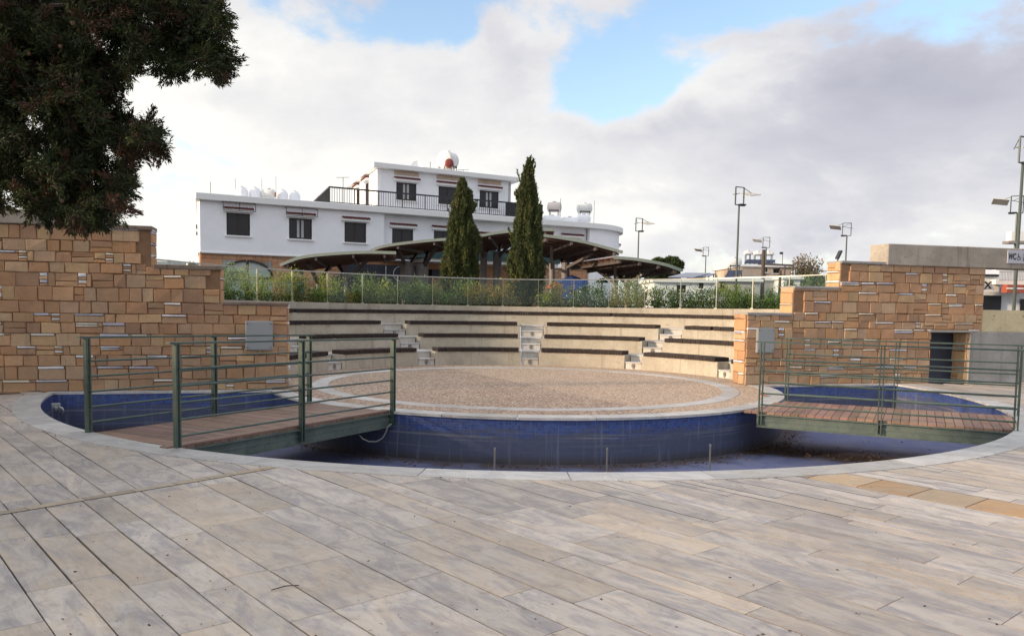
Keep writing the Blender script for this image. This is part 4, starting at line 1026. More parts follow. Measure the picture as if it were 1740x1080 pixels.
gp = np.array(gp); P = np.concatenate([P, gp]); D = np.concatenate([D, rng.normal(size=(k, 3))*np.array([1, 1, 0.1])]); T = np.concatenate([T, np.stack([rng.uniform(0.05, 0.20, k)]*3, 1)*np.array([1.0, 0.72, 0.5])]); N = len(P)
tag(leaves('dead_leaves', P, D, rng.uniform(0.008, 0.03, N), rng.uniform(0.005, 0.012, N), T, MAT['leaf'], None, rng), 'tiny dead leaves scattered over the pale paving', 'leaves', kind='stuff')
#@@PART2
# ------------------------------------------------------------------ white building behind
def hz(px): return PPY-FPX*math.tan(PITCH)+ROLL*(px-PPX)
def fy(px):            # distance of the facade line at photo column px
    t = (px-PPX)/FPX; return 50.97/(1-0.575*t)
def FP(px, py=None, off=0.0):
    y = fy(px); p = W(px, py if py is not None else 400, y); return p
FD = Vector((0.867, 0.4985, 0)); FN = Vector((FD.y, -FD.x, 0))     # along the facade, and out towards the viewer
bld = empty('white_building', FP(600).xy.to_3d(), label='white two-storey building with flat roofs, dark windows and a roof terrace', cat='building')
F0 = FP(340); F0.z = 0
def fu(px):            # position along the facade of photo column px
    p = FP(px); return (Vector((p.x, p.y, 0))-F0).dot(FD)
def facade(mb, org, du, length, z0, z1, holes, th=0.25, tn=(1, 1, 1)):
    """wall with real openings; holes = (u0,u1,v0,v1)"""
    us = sorted({0, length, *[h[0] for h in holes], *[h[1] for h in holes]}); zs = sorted({z0, z1, *[h[2] for h in holes], *[h[3] for h in holes]})
    nrm = Vector((du.y, -du.x, 0))
    for i in range(len(us)-1):
        j = 0
        while j < len(zs)-1:
            u0, u1 = us[i], us[i+1]
            if any(h[0] <= (u0+u1)/2 <= h[1] and h[2] <= (zs[j]+zs[j+1])/2 <= h[3] for h in holes): j += 1; continue
            k = j
            while k+1 < len(zs)-1 and not any(h[0] <= (u0+u1)/2 <= h[1] and h[2] <= (zs[k+1]+zs[k+2])/2 <= h[3] for h in holes): k += 1
            a, b = org+du*u0, org+du*u1; c, d = b-nrm*th, a-nrm*th
            mb.hexa([(v.x, v.y, zs[j]) for v in (a, b, c, d)], [(v.x, v.y, zs[k+1]) for v in (a, b, c, d)], tn); j = k+1
def window(parent, org, du, u0, u1, v0, v1, cur=False, hood=True, rn=rnd, glass='dark_glass'):
    nrm = Vector((du.y, -du.x, 0)); P = lambda u, v, d: org+du*u+nrm*d+Vector((0, 0, v-org.z))
    wt = (P((u0+u1)/2, v0, 0))
    m = MB(); fw = 0.055
    for a, b in (((u0, v0+fw/2), (u1, v0+fw/2)), ((u0, v1-fw/2), (u1, v1-fw/2)), ((u0+fw/2, v0+fw), (u0+fw/2, v1-fw)), ((u1-fw/2, v0+fw), (u1-fw/2, v1-fw)), (((u0+u1)/2, v0+fw), ((u0+u1)/2, v1-fw))):
        m.bar(P(a[0], a[1], -0.07), P(b[0], b[1], -0.07), fw if a[0] == b[0] else 0.05, 0.05 if a[0] == b[0] else fw)
    wo_ = m.build('window', MAT['window_frame'], parent)
    g_ = MB(); q = [P(u0+.03, v0+.03, -0.09), P(u1-.03, v0+.03, -0.09), P(u1-.03, v1-.03, -0.09), P(u0+.03, v1-.03, -0.09)]
    g_.hexa([q[0], q[1], q[1]-nrm*0.02, q[0]-nrm*0.02], [q[3], q[2], q[2]-nrm*0.02, q[3]-nrm*0.02]); g_.build('pane', MAT[glass], wo_).matrix_parent_inverse = Matrix.Identity(4)
    if cur:
        c_ = MB(); w_ = u1-u0
        for f in (0.36, 0.54): c_.hexa([P(u0+w_*f, v0+.08, -0.083), P(u0+w_*(f+.11), v0+.08, -0.083), P(u0+w_*(f+.11), v0+.08, -0.088), P(u0+w_*f, v0+.08, -0.088)], [P(u0+w_*f, v1-.08, -0.083), P(u0+w_*(f+.11), v1-.08, -0.083), P(u0+w_*(f+.11), v1-.08, -0.088), P(u0+w_*f, v1-.08, -0.088)])
        c_.build('curtain', MAT['curtain'], wo_).matrix_parent_inverse = Matrix.Identity(4)
    s_ = MB(); s_.bar(P(u0-0.08, v0-0.05, 0.03), P(u1+0.08, v0-0.05, 0.03), 0.14, 0.07); s_.build('sill', MAT['white_paint'], wo_).matrix_parent_inverse = Matrix.Identity(4)
    if hood:
        h_ = MB(); h_.bar(P(u0-0.16, v1+0.13, 0.10), P(u1+0.16, v1+0.13, 0.10), 0.22, 0.15); h_.build('hood', MAT['white_paint'], wo_).matrix_parent_inverse = Matrix.Identity(4)
        t_ = MB(); n_ = max(4, int((u1-u0+0.3)/0.13)); st_ = (u1-u0+0.34)/n_
        for i in range(n_):
            u = u0-0.17+st_*(i+0.5); t_.tube(P(u, v1+0.275, 0.02), P(u, v1+0.225, 0.27), 0.058, n=8)
        t_.build('tile_canopy', MAT['roof_tile'], wo_).matrix_parent_inverse = Matrix.Identity(4)
    return wo_
ZR = 6.97; ZB = 4.0
ZW0 = 0.9
length = fu(1000)
wl_px = [(385, 425, 361, 399), (491, 530, 370, 405), (585, 622, 377, 411), (670, 706, 387, 418), (741, 775, 391, 422), (808, 843, 401, 432), (961, 990, 404, 424)]
holes = []
for a, b, c, d in wl_px:
    z1, z0 = W(a, c, fy(a)).z, W(a, d, fy(a)).z; holes.append((fu(a), fu(b), z0, z1))
O = Vector((F0.x, F0.y, 0))
US_ = fu(652); O2 = O-FN*0.38      # the right part stands back a little under the roof slab
mb = MB(); facade(mb, O, FD, US_, ZB, ZR-0.35, [h for h in holes if h[1] < US_], 0.7); mb.build('upper_wall', MAT['render_white'], bld)
mb = MB(); facade(mb, O2+FD*US_, FD, length-US_, ZB, ZR-0.35, [(h[0]-US_, h[1]-US_, h[2], h[3]) for h in holes if h[0] > US_]); mb.build('recessed_wall', MAT['render_white'], bld)
for i, h in enumerate(holes):
    wo_ = window(bld, O if h[1] < US_ else O2, FD, *h, cur=(i == 1))
    if i < 2:        # folded awning frame of thin rods over the two left windows
        m = MB(); q = [O+FD*(h[0]-0.22)+FN*0.32, O+FD*(h[1]+0.22)+FN*0.32]
        for z in (h[3]+0.10, h[3]+0.52): m.bar(q[0]+Vector((0, 0, z)), q[1]+Vector((0, 0, z)), 0.025, 0.025)
        for p in q+[(q[0]+q[1])/2]: m.bar(p+Vector((0, 0, h[3]+0.10)), p+Vector((0, 0, h[3]+0.52)), 0.025, 0.025)
        for p in q: m.bar(p+Vector((0, 0, h[3]+0.52)), p-FN*0.32+Vector((0, 0, h[3]+0.52)), 0.025, 0.025)
        m.build('awning_frame', MAT['dark_metal'], wo_).matrix_parent_inverse = Matrix.Identity(4)
# rounded right end
ctr = O+FD*length-FN*5.0
mb = MB(); K = 14; rad = 5.0
def RP(a, r): return ctr+(FN*math.cos(a)+FD*math.sin(a))*r
for i in range(K):
    a0_, a1_ = R(110)*i/K, R(110)*(i+1)/K
    P = [RP(a0_, rad), RP(a1_, rad), RP(a1_, rad-0.25), RP(a0_, rad-0.25)]; mb.hexa([(v.x, v.y, 0.9) for v in P], [(v.x, v.y, ZR-0.35) for v in P])
mb.build('rounded_wall', MAT['render_white'], bld, smooth=False)
# the window of the rounded end
ang = min(range(5, 80), key=lambda a: abs(PPX+FPX*RP(R(a), rad).x/RP(R(a), rad).y-1036)); pw = RP(R(ang), rad); dw = Vector((RP(R(ang+1), rad)-RP(R(ang-1), rad))).normalized(); u_ = window(bld, Vector((pw.x, pw.y, 0))+Vector((dw.y, -dw.x, 0))*0.10, dw, -0.55, 0.55, 4.75, 5.75)
# left side wall and back
sd_ = Vector((-0.34, 0.94, 0)); mb = MB()
o_s = O-FN*0.71; P = [o_s, o_s+FD*0.25, o_s+FD*0.25+sd_*10.3, o_s+sd_*10.3]; mb.hexa([(v.x, v.y, ZB) for v in P], [(v.x, v.y, ZR-0.35) for v in P]); mb.build('side_wall', MAT['render_white'], bld)
m = MB(); 
m.box(O+sd_*1.2+Vector((-0.08, 0, 5.35)), (0.12, 0.4, 0.22)); m.box(O+sd_*1.2+Vector((-0.08, 0, 5.0)), (0.12, 0.4, 0.18))
m.build('vent', MAT['dark_metal'], bld)
# lower storey of stone with an arched shop window
mb = MB(); aw0, aw1 = fu(378), fu(463); az1 = W(420, 443, fy(420)).z
AO = O+FN*(-0.15)
uc, ur = (aw0+aw1)/2, (aw1-aw0)/2; zs = W(420, 470, fy(420)).z; rise = az1-zs
def arcz(u): return zs+rise*math.sqrt(max(1-((u-uc)/ur)**2, 0))
def strip(u0, u1, za, zb):
    a, b = AO+FD*u0, AO+FD*u1; c, d = b-FN*0.35, a-FN*0.35
    mb.hexa([(a.x, a.y, za[0]), (b.x, b.y, za[1]), (c.x, c.y, za[1]), (d.x, d.y, za[0])], [(v.x, v.y, zb) for v in (a, b, c, d)])
strip(0.02, aw0, (ZW0, ZW0), ZB)
K = 22
for i in range(K): a, b = aw0+(aw1-aw0)*i/K, aw0+(aw1-aw0)*(i+1)/K; strip(a, b, (arcz(a), arcz(b)), ZB)
strip(aw1, length+0.5, (ZW0, ZW0), ZB)
mb.build('stone_base', MAT['brick_base'], bld)
# blocks of the stone storey stand proud of it
rn = random.Random(21); mb = MB()
def profz(u): return ZB-0.02
pal2 = [(0.56, 0.29, 0.17), (0.52, 0.25, 0.14), (0.60, 0.36, 0.22), (0.50, 0.29, 0.17), (0.56, 0.32, 0.19)]
stonework(mb, Vector((AO.x, AO.y, 1.6))+FD*aw1, FD, Vector((0, 0, 1)), FN, fu(600)-aw1, lambda u: ZB-1.62, rn, pal=pal2, hmin=.2, hmax=.34, white=0.05)
mb.build('stone_facing', MAT['sandstone'], bld); mb = MB()
stonework(mb, Vector((AO.x, AO.y, az1+0.05))+FD*0.05, FD, Vector((0, 0, 1)), FN, aw1-0.05, lambda u: ZB-az1-0.08, rn, pal=pal2, hmin=.2, hmax=.34, white=0.0)
mb.build('stone_facing', MAT['sandstone'], bld); mb = MB()
stonework(mb, Vector((AO.x, AO.y, 1.6))+FD*fu(845), FD, Vector((0, 0, 1)), FN, length-fu(845), lambda u: ZB-1.62, rn, pal=pal2, hmin=.2, hmax=.34, white=0.05)
mb.build('stone_facing', MAT['sandstone'], bld)
m = MB(); K = 26; pts = [AO+FD*(uc+ur*math.cos(math.pi*i/K))+FN*0.02+Vector((0, 0, zs+rise*math.sin(math.pi*i/K))) for i in range(K+1)]
for i in range(K): m.bar(pts[i], pts[i+1], 0.12, 0.10)
p0 = AO+FD*uc+FN*0.02; m.bar(p0+Vector((0, 0, ZW0)), p0+Vector((0, 0, az1)), 0.10, 0.10); m.bar(AO+FD*aw0+FN*0.02+Vector((0, 0, zs-0.05)), AO+FD*aw1+FN*0.02+Vector((0, 0, zs-0.05)), 0.06, 0.08)
aw = m.build('arched_window', MAT['window_frame'], bld)
m = MB(); a, b = AO+FD*aw0, AO+FD*aw1; m.hexa([(v.x, v.y, ZW0) for v in (a, b, b-FN*0.05, a-FN*0.05)], [(v.x, v.y, az1) for v in (a, b, b-FN*0.05, a-FN*0.05)]); m.build('pane', MAT['shop_glass'], aw).matrix_parent_inverse = Matrix.Identity(4)
# black shop sign in the arched window
c1, c2 = FP(386), FP(412); zc = W(400, 468, fy(400)).z
cS = (c1+c2)/2+FN*0.1; cS.z = zc
sg2 = empty('shop_sign', cS, label='black shop sign with white capital letters in the arched window of the white building', cat='sign')
m = MB(); m.box(cS, (1.25, 0.05, 0.42), math.atan2(FD.y, FD.x)); m.build('board', MAT['black'], sg2)
put_text('lettering', 'ZARO', 0.36, 0.004, cS+FN*0.035, FD, MAT['white_paint'], sg2, True)
# roof slabs
def slab(name, pts, z0, z1, mat='white_paint'):
    m = MB(); m.prism([(p.x, p.y) for p in pts], z0, z1); return m.build(name, MAT[mat], bld, bevel=0.03)
rp = [O-FD*0.25+FN*0.28]+[O+FD*length*(i/1)+FN*0.28 for i in (1,)]+[RP(R(110)*i/K, rad+0.28) for i in range(1, K+1)]
rp = [O-FD*0.25+FN*0.28, O+FD*length+FN*0.28]+[RP(R(110)*i/16, rad+0.28) for i in range(1, 17)]+[O+FD*length+sd_*11, O+sd_*11.2-FD*0.25]
slab('roof', rp, ZR-0.36, ZR)
slab('string_course', [O-FD*0.06+FN*0.05, O+FD*length+FN*0.05, O+FD*length-FN*0.3, O-FD*0.06-FN*0.3], ZB-0.07, ZB+0.04)
# upper storey
U0 = W(641, 330, 48.3); U1 = W(868, 330, 52.9); U0.z = U1.z = 0
UD = (U1-U0).normalized(); UN = Vector((UD.y, -UD.x, 0)); ul = (U1-U0).length; us = (W(599, 330, 56.6)); us.z = 0; USd = (us-U0).normalized(); usl = (us-U0).length
ZU = 9.66
def uu(px):
    t = (px-PPX)/FPX; return (t*U0.y-U0.x)/(UD.x-t*UD.y)
def uyv(px): return (U0+UD*uu(px)).y
hol = []
for a, b, c, d in ((671, 705, 309, 339), (742, 775, 316, 346), (811, 843, 323, 352)): hol.append((uu(a), uu(b), W(a, d, uyv(a)).z, W(a, c, uyv(a)).z))
mb = MB(); facade(mb, U0, UD, ul, ZR, ZU-0.3, hol); mb.build('terrace_wall', MAT['render_white'], bld)
for i, h in enumerate(hol): window(bld, U0, UD, *h, cur=(i != 1))
for h in hol:    # pale recessed panels over the windows
    m = MB(); a, b = U0+UD*(h[0]-0.15)+UN*0.012, U0+UD*(h[1]+0.15)+UN*0.012; m.hexa([(v.x, v.y, h[3]+0.42) for v in (a, b, b-UN*0.02, a-UN*0.02)], [(v.x, v.y, ZU-0.32) for v in (a, b, b-UN*0.02, a-UN*0.02)]); m.build('panel', MAT['render_warm'], bld)
# side wall with two doors
USn = Vector((-USd.y, USd.x, 0)); BU = U0+USd*usl
hs2 = [(usl-2.6-1.0, usl-2.6, ZR+0.1, ZR+2.05), (usl-5.9-1.0+1.0, usl-5.0, ZR+0.1, ZR+2.05)]
hs2 = [(1.6, 2.7, ZR+0.1, ZR+2.0), (4.9, 6.1, ZR+0.1, ZR+2.0)]
mb = MB(); facade(mb, BU, -USd, usl, ZR, ZU-0.3, hs2); mb.build('terrace_side_wall', MAT['render_white'], bld)
for h in hs2: window(bld, BU, -USd, *h)
mb = MB(); P = [U0+UD*ul, U0+UD*ul+USd*usl]; mb.hexa([(v.x, v.y, ZR) for v in (P[0], P[1], P[1]-UD*0.2, P[0]-UD*0.2)], [(v.x, v.y, ZU-0.3) for v in (P[0], P[1], P[1]-UD*0.2, P[0]-UD*0.2)]); mb.build('terrace_right_wall', MAT['render_white'], bld)
e = 0.38
slab('upper_roof', [U0-UD*e+UN*e, U0+UD*(ul+e)+UN*e, U0+UD*(ul+e)+USd*(usl+e), U0-UD*e+USd*(usl+e)], ZU-0.30, ZU)
# terrace railing
rb = O+FD*fu(563)-FN*0.35; rl_ = fu(925)-fu(563)
m = MB(); zt = ZR+0.92
m.bar(rb+Vector((0, 0, zt)), rb+FD*rl_+Vector((0, 0, zt)), 0.07, 0.08); m.bar(rb+Vector((0, 0, ZR+0.1)), rb+FD*rl_+Vector((0, 0, ZR+0.1)), 0.04, 0.04)
m.bar(rb+Vector((0, 0, zt)), rb+USd*8+Vector((0, 0, zt)), 0.07, 0.08)
rr = m.build('terrace_railing', MAT['dark_metal'], bld)
m = MB(); k = 0
while k*0.145 < rl_:
    p = rb+FD*(k*0.145); m.bar(p+Vector((0, 0, ZR)), p+Vector((0, 0, zt)), 0.022 if k % 10 else 0.06, 0.022 if k % 10 else 0.06); k += 1
for k in range(50): p = rb+USd*(k*0.16); m.bar(p+Vector((0, 0, ZR)), p+Vector((0, 0, zt)), 0.022, 0.022)
m.build('balusters', MAT['dark_metal'], rr).matrix_parent_inverse = Matrix.Identity(4)
m = MB(); a, b = rb+FD*(fu(862)-fu(563)), rb+FD*rl_; m.hexa([(v.x, v.y, ZR+0.05) for v in (a, b, b-FN*0.03, a-FN*0.03)], [(v.x, v.y, zt-0.03) for v in (a, b, b-FN*0.03, a-FN*0.03)]); m.build('screen', MAT['black'], rr).matrix_parent_inverse = Matrix.Identity(4)
# shop front, awnings along the base
def fbox(name, pa, pb, ya, yb, out0, out1, mat, parent=bld, label=None, cat=None, top=None):
    za, zb = W(pa, yb, fy(pa)).z, W(pa, ya, fy(pa)).z; a, b = FP(pa), FP(pb); a.z = b.z = 0
    m = MB(); P = [a+FN*out1, b+FN*out1, b+FN*out0, a+FN*out0]; m.hexa([(v.x, v.y, za) for v in P], [(v.x, v.y, zb) for v in P]); o = m.build(name, MAT[mat], parent)
    if label: tag(o, label, cat)
    return o
cf = empty('cafe_front', FP(640).xy.to_3d()+Vector((0, 0, 0.9)), label='dark navy cafe front with a thin lettered sign of interlocked rings', cat='shop front')
fbox('fascia_board', 575, 705, 449, 470, 0.3, 1.6, 'navy', cf); fbox('shop_window', 560, 720, 470, 500, 0.2, 1.1, 'dark_glass', cf)
# sign: L, two interlocked rings, D
zL = W(655, 466, fy(655)).z; oS = FP(655); oS.z = 0; oS = oS+FN*1.62
def sgn(u, v): return oS+FD*u+Vector((0, 0, zL+v))
m = MB(); r_ = 0.40; u0 = fu(638)-fu(655)
def ring2(m, cu, r_):
    for i in range(28): a, b = 2*math.pi*i/28, 2*math.pi*(i+1)/28; m.tube(sgn(cu+r_*math.cos(a), r_*math.sin(a)), sgn(cu+r_*math.cos(b), r_*math.sin(b)), 0.022, n=4)
m.tube(sgn(u0, 0.40), sgn(u0, -0.38), 0.022, n=4); m.tube(sgn(u0, -0.38), sgn(u0+0.35, -0.38), 0.022, n=4)
ring2(m, u0+0.85, 0.40); ring2(m, u0+1.32, 0.40)
u1_ = u0+1.95; m.tube(sgn(u1_, 0.38), sgn(u1_, -0.38), 0.022, n=4)
for i in range(14):
    a, b = R(90)-math.pi*i/14, R(90)-math.pi*(i+1)/14; m.tube(sgn(u1_+0.15+0.36*math.cos(a), 0.38*math.sin(a)), sgn(u1_+0.15+0.36*math.cos(b), 0.38*math.sin(b)), 0.022, n=4)
m.tube(sgn(u1_, .38), sgn(u1_+.15, .38), 0.022, n=4); m.tube(sgn(u1_, -.38), sgn(u1_+.15, -.38), 0.022, n=4)
m.build('lettering', MAT['curtain'], cf)
fbox('teal_awning', 647, 905, 422, 440, 0.6, 3.2, 'teal', None, 'long dark teal awning board under the first floor windows', 'awning')
fbox('white_fascia', 690, 905, 440, 447, 0.5, 3.0, 'white_paint', None, 'thin white board running below the teal awning', 'board')
fbox('navy_board', 720, 754, 458, 471, 0.6, 1.2, 'navy', None, 'small dark navy sign board left of the first cypress', 'sign board')
ws = empty('menu_sign', FP(853).xy.to_3d()+Vector((0, 0, 2)), label='white sign with red and blue lines of lettering between the cypresses', cat='sign')
fbox('board', 845, 862, 462, 484, 1.8, 1.9, 'white_paint', ws); fbox('red_panel', 846, 860, 453, 461, 1.8, 1.92, 'red_paint', ws)
for yy in (465, 470, 478): fbox('text_line', 846.5, 860.5, yy, yy+2.4, 1.9, 1.93, 'awning_blue' if yy < 475 else 'ink', ws)

# ------------------------------------------------------------------ things on the roofs
def roofp(px, py, back): 
    p = FP(px); y = p.y+back; return W(px, py, y)
def solar_tank(px, y_top, y_bot, back, lab, wpx, mat='tank_white', rz=0.5, stand=False, red=False):
    y = fy(px)+back; a = W(px, y_top, y); b = W(px, y_bot, y); r_ = wpx/FPX*y/2*0.95
    t = empty('water_tank', (a.x, a.y, ZR), label=lab, cat='water tank', group='hot water tanks on the white building')
    ax_ = Vector((math.cos(rz), math.sin(rz), 0)); return t, a, b, r_, ax_
for i, (px, yt, yb, wp, lb) in enumerate(((411, 318.5, 334, 20, 'rounded white tank on the left roof edge, first of the row'), (434, 320, 335.5, 19, 'rounded white tank on the left roof edge, second of the row'), (480, 323.5, 339, 18, 'rounded white tank on the left roof edge, right of the orange one'), (501, 326, 342, 17, 'rounded white tank on the left roof edge, last of the row'))):
    y = fy(px)+1.0; c = W(px, yb, y); h_ = W(px, yt, y).z-c.z; r_ = wp/FPX*y/2
    t = empty('water_tank', (c.x, c.y, ZR), label=lb, cat='water tank', group='hot water tanks on the white building')
    m = MB(); z0 = ZR-0.02; zt = c.z+h_; pts = []; prof_ = [(1.05, 0.0), (1.05, 0.60), (0.98, 0.76), (0.82, 0.88), (0.70, 0.93), (0.68, 1.0), (0.0, 1.0)]
    N = 18; vs = []
    for f, zf in prof_:
        for k in range(N): vs.append((c.x+r_*f*math.cos(2*math.pi*k/N), c.y+r_*f*math.sin(2*math.pi*k/N), z0+(zt-z0)*zf))
    m.add(vs, [(q_*N+k, q_*N+(k+1) % N, (q_+1)*N+(k+1) % N, (q_+1)*N+k) for q_ in range(len(prof_)-1) for k in range(N)]); m.build('tank_body', MAT['render_white'], t, smooth=True)
    m = MB(); m.tube((c.x-r_*0.2, c.y, zt), (c.x-r_*0.2, c.y, zt+0.06), r_*0.45, n=12); m.build('lid', MAT['tank_white'], t)
def htank(px, py, y, ln, r_, rz, lab, mat='tank_white', legs=True, redend=False, frame_z=ZR, group='hot water tanks on the white building', cat='water tank'):
    c = W(px, py, y); t = empty('water_tank', (c.x, c.y, frame_z), label=lab, cat=cat, group=group)
    ax_ = Vector((math.cos(rz), math.sin(rz), 0)); sd2 = Vector((-ax_.y, ax_.x, 0))
    m = MB(); a, b = c-ax_*ln/2, c+ax_*ln/2; m.path([a-ax_*0.10, a-ax_*0.05, a, b, b+ax_*0.05, b+ax_*0.10], [r_*0.45, r_*0.85, r_, r_, r_*0.85, r_*0.45], 20); m.build('barrel', MAT[mat], t, smooth=True)
    m = MB(); m.tube(c+Vector((0, 0, r_*0.95)), c+Vector((0, 0, r_+0.05)), 0.13, n=10); m.build('lid', MAT['tank_white'], t)
    if redend: m = MB(); e_ = (-1 if redend < 0 else 1); m.tube(c+ax_*(e_*(ln/2+0.09)), c+ax_*(e_*(ln/2+0.14)), r_*0.48, n=18); m.build('end_cap', MAT['red_paint' if redend != 2 else 'copper'], t)
    if legs:
        m = MB()
        for i in (-1, 1):
            for j in (-1, 1):
                p = c+ax_*(ln*0.38*i)+sd2*(r_*0.8*j); m.bar((p.x, p.y, frame_z), (p.x, p.y, c.z-r_*0.55), 0.04, 0.04)
            p, q_ = c+ax_*(ln*0.38*i)-sd2*(r_*0.8), c+ax_*(ln*0.38*i)+sd2*(r_*0.8); m.bar((p.x, p.y, c.z-r_*0.75), (q_.x, q_.y, c.z-r_*0.75), 0.04, 0.04)
        for j in (-1, 1): p, q_ = c-ax_*(ln*0.42)+sd2*(r_*0.8*j), c+ax_*(ln*0.42)+sd2*(r_*0.8*j); m.bar((p.x, p.y, c.z-r_*0.75), (q_.x, q_.y, c.z-r_*0.75), 0.05, 0.05)
        m.build('stand', MAT['dark_metal'], t)
    return t, c
htank(456, 330, fy(456)+0.8, 0.55, 0.27, 0.0, 'short pale tank with an orange copper end among the rounded white tanks', redend=2, legs=False)
p_ = htank(761, 273, 51.5, 0.85, 0.55, -2.05, 'biggest white barrel tank, standing alone on the top roof', frame_z=ZU)[1]
rc = empty('roof_tank', p_+Vector((0.22, -0.95, -0.45)), label='dark red round tank end in front of the big white barrel tank', cat='tank')
m = MB(); c = p_+Vector((0.14, -0.95, -0.30)); m.path([c+Vector((0, 0.4, 0)), c, c+Vector((0, -0.05, 0)), c+Vector((0, -0.08, 0))], [0.27, 0.27, 0.24, 0.12], 20); m.build('barrel', MAT['tank_red'], rc, smooth=True)
m = MB(); 
for i in (-1, 1): m.bar(c+Vector((0.25*i, 0.1, -0.1)), (c.x+0.32*i, c.y+0.1, ZU), 0.04, 0.04)
m.build('stand', MAT['dark_metal'], rc)
htank(942, 352, 54.5, 0.75, 0.33, -0.2, 'pinkish barrel tank on a tall frame, just right of the right cypress', 'tank_pink')
htank(993, 354, 56.0, 0.85, 0.34, 0.1, 'cream barrel tank on a tall frame above the rounded roof', 'tank_white')
htank(938, 373, 53.5, 1.0, 0.26, 0.15, 'grey-white barrel tank lying low below the pinkish one', 'render_white', legs=False)
htank(968, 375, 54.5, 0.9, 0.24, 0.05, 'grey-white barrel tank lying low between the two tall frames', 'render_white', legs=False)
htank(992, 372, 55.0, 0.7, 0.30, 0.1, 'grey-white barrel tank lying low below the cream one', 'render_white', legs=False)
# satellite dish
c = W(709, 284, 50.2); t = empty('satellite_dish', (c.x, c.y, ZU), label='round pale satellite dish on the top roof left of the big tank', cat='satellite dish')
m = MB(); N = 20; vs = [(0, 0, 0)]; fs = []
for q_ in range(1, 5):
    for k in range(N): rr_ = 0.36*q_/4; vs.append((rr_*math.cos(2*math.pi*k/N), rr_*math.sin(2*math.pi*k/N), 0.35*rr_*rr_/0.36))
fs += [(0, 1+k, 1+(k+1) % N) for k in range(N)]+[(1+(q_-1)*N+k, 1+q_*N+k, 1+q_*N+(k+1) % N, 1+(q_-1)*N+(k+1) % N) for q_ in range(1, 4) for k in range(N)]
mm = Matrix.Rotation(R(88), 3, 'X'); m.add([mm @ Vector(v)+c for v in vs], fs); m.build('dish', MAT['render_white'], t, smooth=True)
m = MB(); m.tube((c.x, c.y+0.05, ZU-0.1), (c.x, c.y+0.05, c.z), 0.03); m.build('mast', MAT['steel'], t)
def antenna(px, y0, y1, dist, zb, lab, bars=(), th=0.012, hb=()):
    a = W(px, y1, dist); t = empty('antenna', (a.x, a.y, zb), label=lab, cat='antenna', group='thin antennas on the roofs')
    m = MB(); z1 = W(px, y0, dist).z; m.tube((a.x, a.y, zb), (a.x, a.y, z1), th, n=5); m.build('mast', MAT['column_grey'], t)
    for z_, hw, n_ in bars:
        m = MB(); m.tube((a.x-hw, a.y, z1-z_), (a.x+hw, a.y-0.2, z1-z_), 0.012, n=5)
        for k in range(n_): xx = a.x-hw+2*hw*(k+.5)/n_; m.tube((xx, a.y-0.22, z1-z_), (xx, a.y+0.22, z1-z_), 0.007, n=4)
        m.build('crossbar', MAT['column_grey'], t)
antenna(358, 309, 330, 44, ZR, 'thin bare antenna rod at the left end of the lower roof', th=0.018)
antenna(400, 303, 330, 44, ZR, 'thin pale antenna rod left of the first rounded tank')
antenna(445, 304, 330, 45, ZR, 'thin pale antenna rod between the second tank and the orange one')
antenna(469, 299, 335, 46, ZR, 'taller thin antenna rod right of the orange-ended tank')
antenna(583, 301, 348, 49, ZR, 'tall television antenna with a crossbar beside the upper storey', ((0.03, 0.4, 7),), 0.022)
antenna(548, 333, 345, 50, ZR, 'low television antenna with a crossbar left of the terrace railing', ((0.03, 0.32, 6),), 0.018)
antenna(731, 275, 290, 50.5, ZU, 'thin dark spike antenna between the dish and the big tank', th=0.022)
antenna(787, 288, 297, 51.5, ZU, 'low horizontal aerial right of the big tank', ((0.03, 0.35, 5),), 0.015)
antenna(952, 337, 378, 54.0, ZR, 'thin upright rod beside the pinkish tank', th=0.016); antenna(1009, 341, 383, 55.5, ZR, 'thin upright rod beside the cream tank', th=0.016)

